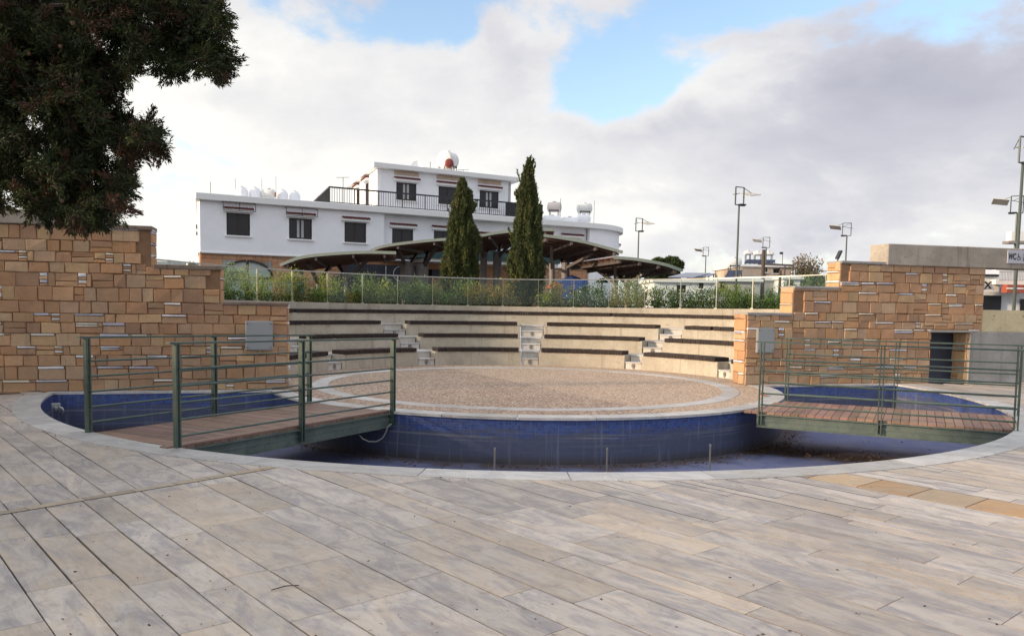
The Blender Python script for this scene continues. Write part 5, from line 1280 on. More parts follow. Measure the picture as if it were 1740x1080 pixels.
# ------------------------------------------------------------------ curved canopies
def lerp_poly(P, f):
    n_ = len(P)-1; x = min(f*n_, n_-1e-6); i = int(x); return P[i].lerp(P[i+1], x-i)
def smooth_poly(P, n_):
    out = []
    for k in range(n_+1):
        x = k/n_*(len(P)-1); i = min(int(x), len(P)-2); f = x-i
        p0, p1, p2, p3 = P[max(i-1, 0)], P[i], P[i+1], P[min(i+2, len(P)-1)]
        out.append(0.5*((2*p1)+(-p0+p2)*f+(2*p0-5*p1+4*p2-p3)*f*f+(-p0+3*p1-3*p2+p3)*f**3))
    return out
def canopy(near, dn_, far, df, cols, label, struts=()):
    Nn = smooth_poly([W(x, y, dn_) for x, y in near], 18); Ff = smooth_poly([W(x, y, df) for x, y in far], 18)
    c = sum(Nn+Ff, Vector())/38; t = empty('canopy', (c.x, c.y, 1.2), label=label, cat='canopy', group='curved wooden canopies behind the fence')
    up = Vector((0, 0, 0.09)); m = MB(); n_ = len(Nn)
    m.add([p+up for p in Nn]+[p+up for p in Ff]+[p+up*0.6 for p in Nn]+[p+up*0.6 for p in Ff],
          [(i, i+1, n_+i+1, n_+i) for i in range(n_-1)]+[(2*n_+i, 3*n_+i, 3*n_+i+1, 2*n_+i+1) for i in range(n_-1)]+[(0, n_, 3*n_, 2*n_), (n_-1, 3*n_-1, 4*n_-1, 2*n_-1)]); m.build('roof_sheet', MAT['canopy_wood'], t)
    m = MB()
    for i in range(n_-1): m.bar(Nn[i]+up*0.6, Nn[i+1]+up*0.6, 0.10, 0.11)
    m.build('edge_beam', MAT['canopy_top'], t); m = MB()
    for i in range(n_-1): m.bar(Ff[i]+up*0.5, Ff[i+1]+up*0.5, 0.08, 0.10)
    m.build('edge_beam', MAT['canopy_top'], t)
    for k in range(9):          # purlins along the length
        f = (k+0.5)/9; P = [Nn[i].lerp(Ff[i], f)-Vector((0, 0, 0.01)) for i in range(n_)]
        m = MB()
        for i in range(0, n_-1): m.bar(P[i], P[i+1], 0.06, 0.06)
        m.build('purlin', MAT['canopy_wood'], t)
    for k in (2, 7, 12, 16):
        m = MB(); m.bar(Nn[k]-Vector((0, 0, 0.08)), Ff[k]-Vector((0, 0, 0.08)), 0.08, 0.12); m.build('rafter', MAT['column_dark'], t)
    for (bx, by, ty, dd_, r_, arms) in cols:
        base = W(bx, by, dd_); top = W(bx, ty, dd_); m = MB(); m.tube((base.x, base.y, 1.1), top, r_, n=12); co = m.build('column', MAT['column_grey'], t)
        for ax2, ay2, ad in arms:
            m = MB(); m.bar(top-Vector((0, 0, 0.25)), W(ax2, ay2, ad), 0.11, 0.11); m.build('strut', MAT['column_dark'], co).matrix_parent_inverse = Matrix.Identity(4)
    return t
canopy([(476, 453), (511, 440), (560, 434), (620, 431), (673, 432)], 31, [(498, 463), (540, 457), (580, 451), (625, 444), (672, 441)], 36,
       [(541, 500, 472, 33, 0.10, ((524, 447, 32), (560, 452, 35))), (588, 500, 466, 33, 0.09, ((626, 440, 32), (575, 450, 35)))], 'leftmost low curved canopy, rising to the right in front of the navy cafe')
canopy([(628, 430), (650, 421), (700, 414), (757, 409), (815, 409)], 33, [(684, 436), (715, 431), (750, 427), (790, 423), (830, 421)], 39,
       [(692, 510, 446, 35, 0.30, ((676, 424, 34), (708, 432, 38))), (717, 510, 448, 35, 0.28, ((742, 420, 34), (728, 428, 38)))], 'second curved canopy from the left, on two thick grey columns')
canopy([(765, 412), (810, 404), (850, 397), (900, 393), (942, 393)], 34, [(812, 428), (836, 426), (862, 421), (900, 413), (938, 405)], 40,
       [(822, 510, 428, 37, 0.16, ((814, 408, 35), (832, 424, 39))), (845, 510, 428, 37, 0.20, ((852, 412, 38), (872, 410, 36)))], 'highest middle curved canopy, seen between the two cypresses')
canopy([(918, 402), (950, 406), (990, 413), (1025, 422), (1058, 431)], 31, [(858, 430), (890, 433), (920, 436), (945, 440), (967, 444)], 38,
       [(938, 510, 448, 33, 0.11, ((937, 414, 32), (916, 436, 36))), (961, 510, 446, 34, 0.17, ((1010, 430, 32), (952, 438, 37)))], 'curved canopy sloping down right of the right cypress')
canopy([(1043, 440), (1072, 442), (1100, 446), (1130, 452), (1158, 462)], 30, [(962, 452), (985, 456), (1010, 461), (1040, 467), (1066, 473)], 37,
       [(1046, 510, 470, 32, 0.10, ((1045, 448, 31), (1018, 461, 36))), (1066, 510, 474, 33, 0.12, ((1105, 458, 31), (1050, 468, 36)))], 'rightmost low curved canopy, ending before the round tree')
# parasols, banner, stall under the canopies
def parasol(px, py, wpx, hpx, dist, mat, lab):
    c = W(px, py, dist); r_ = wpx/FPX*dist/2; h_ = hpx/FPX*dist; t = empty('parasol', (c.x, c.y, 1.2), label=lab, cat='parasol')
    m = MB(); N = 8; vs = [(c.x, c.y, c.z)]+[(c.x+r_*0.6*math.cos(2*math.pi*k/N), c.y+r_*0.6*math.sin(2*math.pi*k/N), c.z-h_*0.45) for k in range(N)]+[(c.x+r_*math.cos(2*math.pi*k/N), c.y+r_*math.sin(2*math.pi*k/N), c.z-h_) for k in range(N)]
    m.add(vs, [(0, 1+k, 1+(k+1) % N) for k in range(N)]+[(1+k, 1+N+k, 1+N+(k+1) % N, 1+(k+1) % N) for k in range(N)]); m.build('fabric', MAT[mat], t)
    m = MB(); m.tube((c.x, c.y, 1.15), (c.x, c.y, c.z), 0.03); m.build('pole', MAT['column_dark'], t)
parasol(972, 467, 60, 14, 34, 'awning_blue', 'dark blue parasol left of the two, below the right canopies')
parasol(1023, 471, 24, 9, 36, 'awning_blue', 'small dark blue parasol, rightmost, below the right canopies')
parasol(945, 478, 40, 12, 31, 'orange_paint', 'small orange-brown parasol behind the hedge right of the right cypress')
c = W(976, 492, 30); bn = empty('banner', (c.x, c.y, 1.2), label='dark blue banner with white capital letters behind the hedge', cat='banner')
m = MB(); m.box(c, (0.95, 0.04, 0.75)); m.build('cloth', MAT['awning_blue'], bn); put_text('lettering', 'ARI', 0.26, 0.003, c+Vector((0, -0.03, -0.12)), (1, 0, 0), MAT['white_paint'], bn, True)
for (px, py, hh) in ((510, 487, 20), (494, 484, 16)):
    c = W(px, py, 28); m = MB(); m.path([c+Vector((0, 0, hh/50*0.5)), c+Vector((0, 0, 0.05)), c-Vector((0, 0, 0.25))], [0.05, 0.16, 0.13], 10); o = m.build('closed_parasol', MAT['awning_blue']); tag(o, 'bright blue closed parasol cover behind the left hedge, %s one' % ('right' if px == 510 else 'left'), 'parasol')

# ------------------------------------------------------------------ hedge behind the glass
def hcol(v): return np.array(v)
def shrub(ph, r, h_, w_, kind, lab, seed):
    g2 = np.random.default_rng(seed); p = PL(r, ph, 1.38)
    t = empty('shrub', p, label=lab, cat='shrub', group={'g': 'green shrubs behind the glass fence', 'y': 'yellow-green shrubs behind the glass fence', 'w': 'white-flowering shrubs behind the glass fence', 'o': 'autumn-coloured shrubs behind the glass fence'}[kind])
    m = MB(); n_st = 9; P = []; D = []
    for k in range(n_st):
        a = g2.uniform(0, 2*math.pi); rr_ = w_*0.5*math.sqrt(g2.random()); top = p+Vector((rr_*math.cos(a), rr_*math.sin(a), h_*g2.uniform(0.55, 1.05)))
        root = p+Vector((rr_*0.3*math.cos(a), rr_*0.3*math.sin(a), -0.05)); m.path([root, root.lerp(top, 0.5)+Vector((0.02, 0, 0)), top], [0.012, 0.008, 0.003], 4)
        nl = 92; f = np.sqrt(g2.uniform(0.01, 1.0, nl)); base = np.outer(1-f, np.array(root))+np.outer(f, np.array(top))
        base += g2.normal(size=(nl, 3))*np.array([0.085, 0.085, 0.05])*(w_/0.75); d = g2.normal(size=(nl, 3)); d[:, 2] = np.abs(d[:, 2])*0.9+0.4; P.append(base); D.append(d)
    m.build('stems', MAT['bark_dark'], t); P = np.concatenate(P); D = np.concatenate(D); n_ = len(P)
    pal = {'g': [(0.12, 0.19, 0.04), (0.075, 0.13, 0.03), (0.21, 0.27, 0.07)], 'y': [(0.30, 0.34, 0.07), (0.19, 0.25, 0.055), (0.40, 0.41, 0.11)], 'w': [(0.11, 0.17, 0.05), (0.17, 0.22, 0.08), (0.08, 0.13, 0.045)], 'o': [(0.42, 0.36, 0.07), (0.28, 0.30, 0.06), (0.30, 0.17, 0.05)]}[kind]
    T = np.array(pal)[g2.integers(0, 3, n_)]*g2.uniform(0.75, 1.3, (n_, 1))
    leaves('foliage', P, D, g2.uniform(0.06, 0.11, n_), g2.uniform(0.020, 0.034, n_), T, MAT['leaf'], t, g2)
    if kind == 'w':
        k = 150; idx = g2.integers(0, n_, k); Pf = P[idx]+g2.normal(size=(k, 3))*0.02; Pf = Pf[Pf[:, 2] > p.z+h_*0.25]; k = len(Pf)
        leaves('flowers', Pf, g2.normal(size=(k, 3)), g2.uniform(0.04, 0.06, k), g2.uniform(0.035, 0.05, k), np.ones((k, 3))*np.array([0.66, 0.66, 0.62]), MAT['leaf'], t, g2)
i = 0; ph = R(3)
while ph < R(178):
    deg = math.degrees(ph)
    kind = 'g'
    rr_ = random.Random(i*7+1).random()
    if deg > 118: kind = 'y' if rr_ < 0.55 else 'g'
    elif deg > 86: kind = 'g' if rr_ < 0.6 else 'y'
    elif deg > 66: kind = 'o' if rr_ < 0.55 else ('y' if rr_ < 0.8 else 'g')
    elif deg > 40: kind = 'w' if rr_ < 0.7 else 'g'
    else: kind = 'g' if rr_ < 0.8 else 'y'
    h_ = 0.56+0.52*random.Random(i*3+5).random()
    if deg > 120: h_ += 0.06
    shrub(ph, RF+0.38+0.25*(i % 2), h_, 0.78, kind, {'g': 'dense green leafy shrub in the planting bed behind the glass fence', 'y': 'light yellow-green leafy shrub behind the glass fence', 'w': 'dark green shrub dotted with white flowers behind the glass fence', 'o': 'yellow and rust-coloured shrub behind the middle of the glass fence'}[kind], 100+i)
    ph += R(3.1); i += 1
# low ground cover fills the foot of the bed
N = 22000; a = rng.uniform(R(1), R(179), N); rr_ = RF+rng.uniform(0.05, 0.9, N); lp = np.stack([rr_*np.cos(a), rr_*np.sin(a)], 1)
P = np.stack([CX+lp[:, 0]*ux-lp[:, 1]*uy, CY+lp[:, 0]*uy+lp[:, 1]*ux, 1.38+rng.random(N)**1.3*0.38], 1); D = rng.normal(size=(N, 3)); D[:, 2] = abs(D[:, 2])+0.3
T = np.array([(0.05, 0.085, 0.025), (0.08, 0.12, 0.032), (0.04, 0.065, 0.022)])[rng.integers(0, 3, N)]*rng.uniform(0.7, 1.3, (N, 1))
tag(leaves('ground_cover', P, D, rng.uniform(0.06, 0.12, N), rng.uniform(0.02, 0.04, N), T, MAT['leaf'], None, rng), 'low green ground cover filling the bed at the foot of the shrubs', 'ground cover', kind='stuff')

# ------------------------------------------------------------------ the two cypresses
def cypress(px, dist, prof_, lab, seed, lobes=()):
    g2 = np.random.default_rng(seed); top = W(px, prof_[0][0], dist); t = empty('cypress_tree', (top.x, top.y, 1.3), label=lab, cat='tree', group='tall narrow cypresses')
    m = MB(); m.tube((top.x, top.y, 1.2), (top.x, top.y, top.z-1.0), 0.13, 0.03, n=8); m.build('trunk', MAT['bark_dark'], t)
    ys = np.array([p[0] for p in prof_], float); rads = np.array([p[1] for p in prof_])/FPX*dist/2; offs = np.array([p[2] if len(p) > 2 else 0 for p in prof_])/FPX*dist
    zs_ = np.array([W(px, y, dist).z for y in ys]); N = 46000
    zz = g2.uniform(zs_[-1], zs_[0], N*2); rr0 = np.interp(-zz, -zs_, rads); keep = g2.random(N*2) < np.maximum(rr0, 0.05)/rads.max(); zz = zz[keep][:N]; rr0 = np.interp(-zz, -zs_, rads); n_ = len(zz)
    ox = np.interp(-zz, -zs_, offs); th = g2.uniform(0, 2*math.pi, n_)
    # vertical flame-like clumps
    k1 = np.sin(th*7+zz*1.3+np.sin(zz*2.1)*1.2); k2 = np.sin(th*13-zz*3.1+1.0+np.sin(th*3)*2); k3 = np.sin(zz*5.3+th*4)
    k4 = np.sin(zz*8.7+th*5+np.sin(zz*3.3)*2); bumpy = 1+0.08*k1+0.07*k2+0.05*k3+0.05*k4
    f = np.where(g2.random(n_) < 0.75, g2.uniform(0.80, 1.03, n_), g2.uniform(0.35, 0.9, n_)); rad = rr0*bumpy*f
    P = np.stack([top.x+ox+rad*np.cos(th), top.y+rad*np.sin(th), zz], 1)
    D = np.stack([np.cos(th)*0.35, np.sin(th)*0.35, np.ones(n_)], 1)+g2.normal(size=(n_, 3))*0.28
    shade = 0.78+0.22*(k1*0.6+k2*0.4); T = np.array([(0.062, 0.080, 0.028), (0.040, 0.058, 0.023), (0.105, 0.112, 0.036)])[g2.choice(3, n_, p=[.5, .3, .2])]*g2.uniform(0.75, 1.35, (n_, 1))
    T = T*(0.85+0.30*(k1 > 0.2))[:, None]
    br = g2.random(n_) < 0.05; T[br] = np.array([0.20, 0.14, 0.065])
    # stray shoots standing off the outline
    for _ in range(26):
        z0 = g2.uniform(zs_[-1]+0.3, zs_[0]-0.2); a = g2.uniform(0, 2*math.pi); r0 = np.interp(-z0, -zs_, rads)*g2.uniform(0.95, 1.12); m_ = 55
        f = g2.uniform(0, 1, m_); b = np.array([top.x+np.interp(-z0, -zs_, offs)+r0*math.cos(a), top.y+r0*math.sin(a), z0]); d = np.array([math.cos(a)*0.30, math.sin(a)*0.30, 1.0])
        P = np.concatenate([P, b+np.outer(f*g2.uniform(0.22, 0.42), d)+g2.normal(size=(m_, 3))*0.028*(1.1-f)[:, None]]); D = np.concatenate([D, d+g2.normal(size=(m_, 3))*0.25]); T = np.concatenate([T, np.array([(0.085, 0.10, 0.032)])*g2.uniform(0.7, 1.3, (m_, 1))])
    n_ = len(P); leaves('crown', P, D, g2.uniform(0.07, 0.15, n_), g2.uniform(0.018, 0.035, n_), T, MAT['needle'], t, g2)
cypress(899, 26, [(271, 1.5, 0), (280, 6, 0), (292, 13, -1), (305, 18, -2), (320, 24, -1), (332, 33, -4), (345, 30, 0), (365, 36, 1), (390, 42, 0), (415, 47, -1), (440, 51, -3), (465, 56, -1), (485, 56, -1), (505, 52, -2)], 'taller slender cypress on the right of the pair behind the hedge', 5)
cypress(786, 27.5, [(305, 2, 0), (312, 11, 0), (322, 15, -1), (327, 24, 3), (345, 29, 2), (353, 36, 3), (365, 32, -1), (378, 36, -2), (392, 45, 2), (410, 52, 3), (430, 54, -1), (450, 55, -2), (470, 58, -3), (490, 58, -3), (505, 54, -3)], 'shorter cypress with a notched tip on the left of the pair behind the hedge', 6)

# ------------------------------------------------------------------ street lamps
def make_lamp(h_=7.0):
    t = empty('street_lamp', (0, 0, 0))
    m = MB(); m.tube((0, 0, 0), (0, 0, h_-0.95), 0.065, 0.05, n=10); m.build('pole', MAT['lamp_paint'], t)
    m = MB(); z0, z1 = h_-0.95, h_; x0, x1 = -0.28, 0.32
    m.bar((x0, 0, z0), (x1+0.05, 0, z0), 0.05, 0.05); m.bar((x0, 0, z0), (x0, 0, z1), 0.055, 0.055); m.bar((x1, 0, z0), (x1, 0, z1), 0.055, 0.055); m.bar((x0, 0, z1), (x1, 0, z1), 0.045, 0.045)
    m.bar((x0, 0, z1-0.03), (x1+0.0, 0.55, z1-0.33), 0.02, 0.02); m.bar((x1, 0, z1-0.03), (x1+0.55, 0, z1-0.25), 0.025, 0.025); m.bar((x0-0.14, 0.05, z1-0.42), (x1, 0.3, z1-0.27), 0.03, 0.03)
    m.build('frame', MAT['lamp_paint'], t)
    m = MB(); mt = Matrix.Rotation(R(-8), 3, 'Y') @ Matrix.Rotation(R(16), 3, 'X'); m.box((x1+0.52, 0.05, z1-0.30), (0.80, 0.80, 0.03), mat=mt); m.build('reflector_panel', MAT['panel_pale'], t)
    m = MB(); m.box((0.22, 0, z0+0.03), (0.42, 0.24, 0.07)); m.box((0.25, 0, z0-0.02), (0.3, 0.16, 0.05)); m.build('lamp_head', MAT['dark_metal'], t, bevel=0.015)
    return t
lamp = make_lamp()
spec = [(1257, 318, 37, 0.5, 'tall street lamp with an open square frame, the largest one standing clear of buildings'), (1086, 371, 51, 0.5, 'street lamp with an open square frame just left of the round tree'),
        (1200, 420, 75, 2.6, 'small distant street lamp with pale panel, behind the low house'), (1303, 403, 62, 2.6, 'small street lamp with pale panel before the distant grey house'),
        (1440, 379, 51, 2.6, 'street lamp with pale panel behind the right stone wall top'), (1730, 333, 38, 2.7, 'street lamp with a pale panel at the right edge, behind the larger pole'), (1741, 233, 25.5, 0.5, 'nearest tall lamp with an open frame at the right picture edge')]
for i, (px, py, dd_, rz, lb) in enumerate(spec):
    o = lamp if i == 0 else copy_tree(lamp); p = W(px, py, dd_); b = 1.15; o.location = (p.x, p.y, b); k = (p.z-b)/7.0; o.scale = (1, 1, k) if abs(k-1) < 0.15 else (k, k, k); o.rotation_euler = (0, 0, rz)
    tag(o, lb, 'street lamp', 'street lamps with square frames')

# ------------------------------------------------------------------ houses and trees on the right
def blockhouse(name, px0, px1, ytop, dist, depth, lab, mat, zb=1.1, wins=(), cat='house', rz=0.0, roof='white_paint', solar=False):
    a, b = W(px0, ytop, dist), W(px1, ytop, dist); zt = a.z; t = empty(name, ((a.x+b.x)/2, dist, zb), label=lab, cat=cat)
    dx = Vector((1, 0, 0)); o_ = Vector((a.x, dist, 0)); ln = b.x-a.x; hl = []
    for (wa, wb, ya, yb) in wins: hl.append((W(wa, ya, dist).x-a.x, W(wb, ya, dist).x-a.x, W(wa, yb, dist).z, W(wa, ya, dist).z))
    m = MB(); facade(m, o_, dx, ln, zb, zt-0.18, hl, 0.25)
    for q in ((o_, Vector((0, 1, 0))), (o_+dx*ln, Vector((0, 1, 0)))):
        c_ = q[0]; m.box((c_.x+(0.12 if q[0] is o_ else -0.12), dist+depth/2+0.13, (zb+zt-0.18)/2), (0.24, depth-0.26, zt-0.18-zb))
    m.box((o_.x+ln/2, dist+depth, (zb+zt-0.18)/2), (ln, 0.2, zt-0.18-zb)); m.build('wall', MAT[mat], t)
    m = MB(); m.box((o_.x+ln/2, dist+depth/2, zt-0.09), (ln+0.3, depth+0.4, 0.18)); m.build('roof', MAT[roof], t, bevel=0.02)
    for h in hl: window(t, o_, dx, *h, hood=False)
    return t
blockhouse('house', 1112, 1215, 474, 46, 7, 'low pale white house behind the flowering shrubs, solar panels on its roof', 'render_white', wins=((1150, 1166, 484, 497), (1188, 1196, 478, 490)))
blockhouse('house', 1216, 1292, 473, 50, 6, 'low flat greyish house right of the pale one', 'render_old', wins=((1224, 1231, 480, 496),))
blockhouse('house', 1262, 1345, 449, 62, 8, 'weathered two-level house with roof tanks and solar collectors', 'render_warm', wins=((1298, 1304, 455, 462), (1314, 1326, 456, 464)))
blockhouse('house', 1290, 1336, 472, 56, 5, 'small pinkish grey house front below the weathered two-level house', 'render_old')
blockhouse('house', 1332, 1373, 470, 54, 5, 'small light grey house with two windows right of the brown pole', 'render_white', wins=((1338, 1349, 476, 489), (1360, 1370, 476, 489)))
# solar panels on the low house
def panel_row(px0, px1, y0, y1, dist, n_, lab, mat='solar_glass', tilt=R(35), lean=0.0, grp=None):
    a, b = W(px0, y1, dist), W(px1, y1, dist); hgt = W(px0, y0, dist).z-a.z; t = empty('solar_panels', ((a.x+b.x)/2, dist, a.z), label=lab, cat='solar panels')
    for i in range(n_):
        x0, x1 = a.x+(b.x-a.x)*(i+0.04)/n_, a.x+(b.x-a.x)*(i+0.96)/n_; dz = hgt; dy = hgt/math.tan(tilt); m = MB()
        P = [Vector((x0, dist, a.z)), Vector((x1, dist, a.z)), Vector((x1+lean, dist+dy, a.z+dz)), Vector((x0+lean, dist+dy, a.z+dz))]; m.hexa([p-Vector((0, 0, .05)) for p in P], P); m.build('panel', MAT[mat], t)
    m = MB(); m.bar((a.x, dist+0.2, a.z-0.4), (b.x, dist+0.2, a.z-0.4), 0.06, 0.05)
    for x in (a.x, (a.x+b.x)/2, b.x): m.bar((x+lean*0.7, dist+dy*0.7, a.z-0.5), (x+lean*0.7, dist+dy*0.7, a.z+dz*0.65), 0.05, 0.05)
    m.build('support', MAT['dark_metal'], t)
panel_row(1135, 1178, 461, 470, 47.5, 4, 'large pale bluish solar panel array on the low white house, left one', 'solar_pale', R(14), 1.3)
panel_row(1186, 1202, 463, 469, 48.0, 2, 'smaller bluish solar panel array on the low white house, right one', 'solar_pale', R(16), 0.7)
panel_row(1231, 1255, 458, 470, 50.5, 2, 'two dark solar collectors on the flat greyish house', 'solar_glass', R(50), 0.35)
panel_row(1264, 1313, 440, 447, 63, 6, 'row of small dark solar collectors on the weathered house roof', 'solar_glass', R(50), 0.3)
htank(1247, 446, 52, 0.75, 0.30, 0.0, 'cream barrel tank on a stand over the two dark solar collectors', frame_z=W(1247, 472, 52).z, group='water tanks on the distant houses')
htank(1271, 430, 64, 0.45, 0.16, 0.0, 'small white barrel tank, leftmost on the weathered house roof', frame_z=W(1271, 449, 64).z, group='water tanks on the distant houses')
htank(1288, 431, 64, 0.65, 0.17, 0.0, 'small white barrel tank, middle of the weathered house roof', frame_z=W(1271, 449, 64).z, group='water tanks on the distant houses')
htank(1306, 431, 64, 0.65, 0.17, 0.0, 'small white barrel tank, rightmost on the weathered house roof', frame_z=W(1271, 449, 64).z, group='water tanks on the distant houses')
m = MB(); a, b = W(1288, 448, 58), W(1349, 451, 58); m.bar(a, b, 0.15, 0.14)
for px in (1334, 1348): p = W(px, 450, 58); m.bar(p, p-Vector((0, 0, 1.3)), 0.07, 0.07)
tag(m.build('pergola', MAT['column_dark']), 'dark flat pergola beam reaching right from the weathered house', 'pergola')
m = MB(); a = W(1298, 424, 52); m.tube((a.x, a.y, 1.1), a, 0.13, 0.11, n=10); tag(m.build('wooden_pole', MAT['bark_dark']), 'thick dark brown wooden pole in front of the weathered house', 'pole')
m = MB(); a = W(1326, 459, 52); m.tube((a.x, a.y, 1.1), a, 0.09, n=8); tag(m.build('wooden_post', MAT['bark_dark']), 'short dark post left of the small light grey house', 'post')
p = W(1330, 430, 60); t = empty('camera_pole', (p.x, p.y, 3), label='thin pole with a small dark box on top right of the roof tanks', cat='pole')
m = MB(); m.tube((p.x, p.y, W(1330, 450, 60).z), p, 0.03); m.build('pole', MAT['column_grey'], t); m = MB(); m.box(p+Vector((-0.1, 0, 0)), (0.2, 0.2, 0.16)); m.build('box', MAT['dark_metal'], t)
# far left low building seen through the fence
blockhouse('house', 225, 284, 440, 60, 6, 'low beige building seen through the fence at the far left', 'render_old')
# shop building at the right edge, seen under and over the beam
sh = empty('shop_building', W(1710, 480, 34), label='white shop building with a balcony and orange awning seen under the beam', cat='building')
def rb(name, x0, x1, y0, y1, dist, th, mat, parent=sh):
    a, b = W(x0, y1, dist), W(x1, y0, dist); m = MB(); m.box(((a.x+b.x)/2, dist+th/2, (a.z+b.z)/2), (b.x-a.x, th, b.z-a.z)); return m.build(name, MAT[mat], parent)
rb('wall', 1640, 1850, 462, 545, 36, 0.3, 'render_white'); rb('upper_wall', 1693, 1850, 425, 462, 37.5, 0.3, 'render_white'); rb('balcony_slab', 1692, 1850, 477, 483, 35.1, 0.8, 'white_paint')
rb('tower', 1718, 1850, 395, 411, 38, 0.4, 'white_paint'); rb('tower_base', 1714, 1850, 411, 413.5, 37.8, 0.5, 'column_grey')
rb('opening', 1668, 1702, 502, 540, 35.9, 0.05, 'black'); rb('opening', 1733, 1760, 508, 540, 35.9, 0.05, 'black'); rb('dark_sill', 1668, 1698, 466, 470, 35.3, 0.15, 'dark_metal'); rb('awning', 1711, 1760, 484, 497, 34.8, 0.4, 'orange_paint'); rb('awning_band', 1711, 1760, 489, 491, 34.78, 0.02, 'white_paint')
m = MB()
for k in range(24): p = W(1698+k*2.6, 477, 34.4); m.bar(p, p+Vector((0, 0, 0.42)), 0.03, 0.03)
a, b = W(1698, 461, 34.4), W(1760, 461, 34.4); m.bar(a, b, 0.05, 0.05); m.build('balcony_railing', MAT['curtain'], sh)
s3 = empty('shop_sign', W(1672, 483, 35.4), label='white shop sign ending in a black X, seen under the beam', cat='sign')
rb('board', 1640, 1699, 471, 495, 35.4, 0.12, 'white_paint', s3); p = W(1674.5, 485, 35.36); put_text('lettering', 'EX', 0.44, 0.004, p, (1, 0, 0), MAT['ink'], s3, True)
# trees in the distance
def roundtree(px, py, rx, ry, dist, lab, seed, pal, n_, wild=0.0, zb=1.1, leaf=(0.18, 0.32)):
    g2 = np.random.default_rng(seed); c = W(px, py, dist); A_, B_ = rx/FPX*dist, ry/FPX*dist; t = empty('tree', (c.x, c.y, zb), label=lab, cat='tree')
    m = MB(); m.path([(c.x, c.y, zb), (c.x+0.1, c.y, (zb+c.z)/2), (c.x, c.y, c.z)], [A_*0.09, A_*0.07, A_*0.04], 8)
    K = 26; cen = g2.normal(size=(K, 3)); cen /= np.linalg.norm(cen, axis=1)[:, None]; cen *= g2.uniform(0.45, 0.82, (K, 1)); cen[:, 2] = cen[:, 2]*0.9
    for q in cen[:9]: m.path([(c.x, c.y, c.z-B_*0.5), (c.x+q[0]*A_*0.5, c.y+q[1]*A_*0.5, c.z+q[2]*B_*0.5), (c.x+q[0]*A_, c.y+q[1]*A_, c.z+q[2]*B_)], [A_*0.04, A_*0.025, A_*0.01], 5)
    m.build('trunk', MAT['bark_dark'], t); k = g2.integers(0, K, n_); d = g2.normal(size=(n_, 3)); d /= np.linalg.norm(d, axis=1)[:, None]
    rr_ = (0.34+0.1*wild*g2.random(n_))*g2.uniform(0.7, 1.0+wild*0.5, n_); P = cen[k]+d*rr_[:, None]; P = np.array(c)+P*np.array([A_, A_, B_])
    T = np.array(pal)[k % len(pal)]*g2.uniform(0.7, 1.35, (n_, 1)); leaves('crown', P, d+g2.normal(size=(n_, 3))*0.5+np.array([0, 0, 0.3]), g2.uniform(*leaf, n_), g2.uniform(leaf[0]*0.5, leaf[1]*0.5, n_), T, MAT['leaf'], t, g2)
roundtree(1131, 459, 34, 27, 70, 'round dark green tree behind the rightmost canopy', 31, [(0.05, 0.075, 0.022), (0.08, 0.105, 0.03), (0.035, 0.055, 0.018)], 11000, zb=1.1)
roundtree(1368, 462, 22, 26, 60, 'sparse pale brownish tree beside the small light grey house', 32, [(0.26, 0.20, 0.13), (0.15, 0.14, 0.07), (0.31, 0.26, 0.19)], 1600, 1.2, leaf=(0.10, 0.30))
roundtree(1385, 485, 16, 14, 52, 'small dark green tree right before the stone wall', 33, [(0.05, 0.085, 0.03), (0.07, 0.10, 0.03)], 2600, 0.5)
roundtree(1000, 462, 14, 10, 62, 'small dark green treetop glimpsed between the right canopies', 34, [(0.05, 0.085, 0.03)], 1200)
roundtree(1182, 474, 12, 6, 66, 'distant low green treetop behind the solar panels', 37, [(0.05, 0.085, 0.03)], 1000)
roundtree(322, 462, 20, 12, 44, 'small green tree seen above the middle step of the left wall', 38, [(0.05, 0.095, 0.035), (0.08, 0.12, 0.04)], 1600, 0.6, leaf=(0.12, 0.22))

# ------------------------------------------------------------------ the big overhanging tree, left foreground
g2 = np.random.default_rng(77)
big = empty('conifer_tree', (-6.4, 7.4, 0), label='large dark conifer hanging into the upper left corner, hung with brown cones', cat='tree')
rows_ = [(-25, [(-60, 350)]), (0, [(-60, 360)]), (20, [(-60, 8), (28, 372)]), (42, [(-60, 4), (26, 268), (285, 376)]), (62, [(-60, 2), (22, 150), (190, 225), (245, 372)]), (82, [(-60, 142), (205, 262), (275, 365)]), (99, [(-60, 240), (272, 398)]), (118, [(-60, 222), (278, 296), (350, 372)]),
         (137, [(-60, 192)]), (156, [(-60, 184)]), (175, [(-60, 180)]), (194, [(-60, 24), (62, 202)]), (212, [(-60, 22), (80, 228), (240, 255)]), (230, [(-60, 42), (84, 262)]), (246, [(-60, 66), (92, 172), (190, 278)]), (263, [(-60, 60), (96, 158), (208, 235)]),
         (280, [(-60, 58), (76, 164), (200, 222)]), (298, [(-60, -5), (18, 184)]), (316, [(-60, -8), (30, 224)]), (334, [(-60, 0), (14, 212)]), (346, [(-60, -20), (52, 210)]), (360, [(70, 200)]), (374, [(112, 165)])]
blobs = []; rb_ = random.Random(9)
for y_, iv in rows_:
    for x0_, x1_ in iv:
        n__ = max(1, int((x1_-x0_)/17))
        for k in range(n__+1): blobs.append((x0_+8+(x1_-x0_-16)*k/max(n__, 1)+rb_.uniform(-4, 4), y_+rb_.uniform(-5, 5), rb_.uniform(12, 19)))
P_, D_, T_ = [], [], []; tw = MB(); limb = MB(); cones = []
trunkp = lambda z: Vector((-6.4+0.10*z, 7.4+0.02*z, z))
limb.path([(-6.4, 7.4, -0.02), (-6.2, 7.42, 1.5), (-6.0, 7.5, 3.2), (-5.8, 7.6, 5.2), (-5.7, 7.6, 7.2)], [0.30, 0.24, 0.20, 0.14, 0.06], 12)
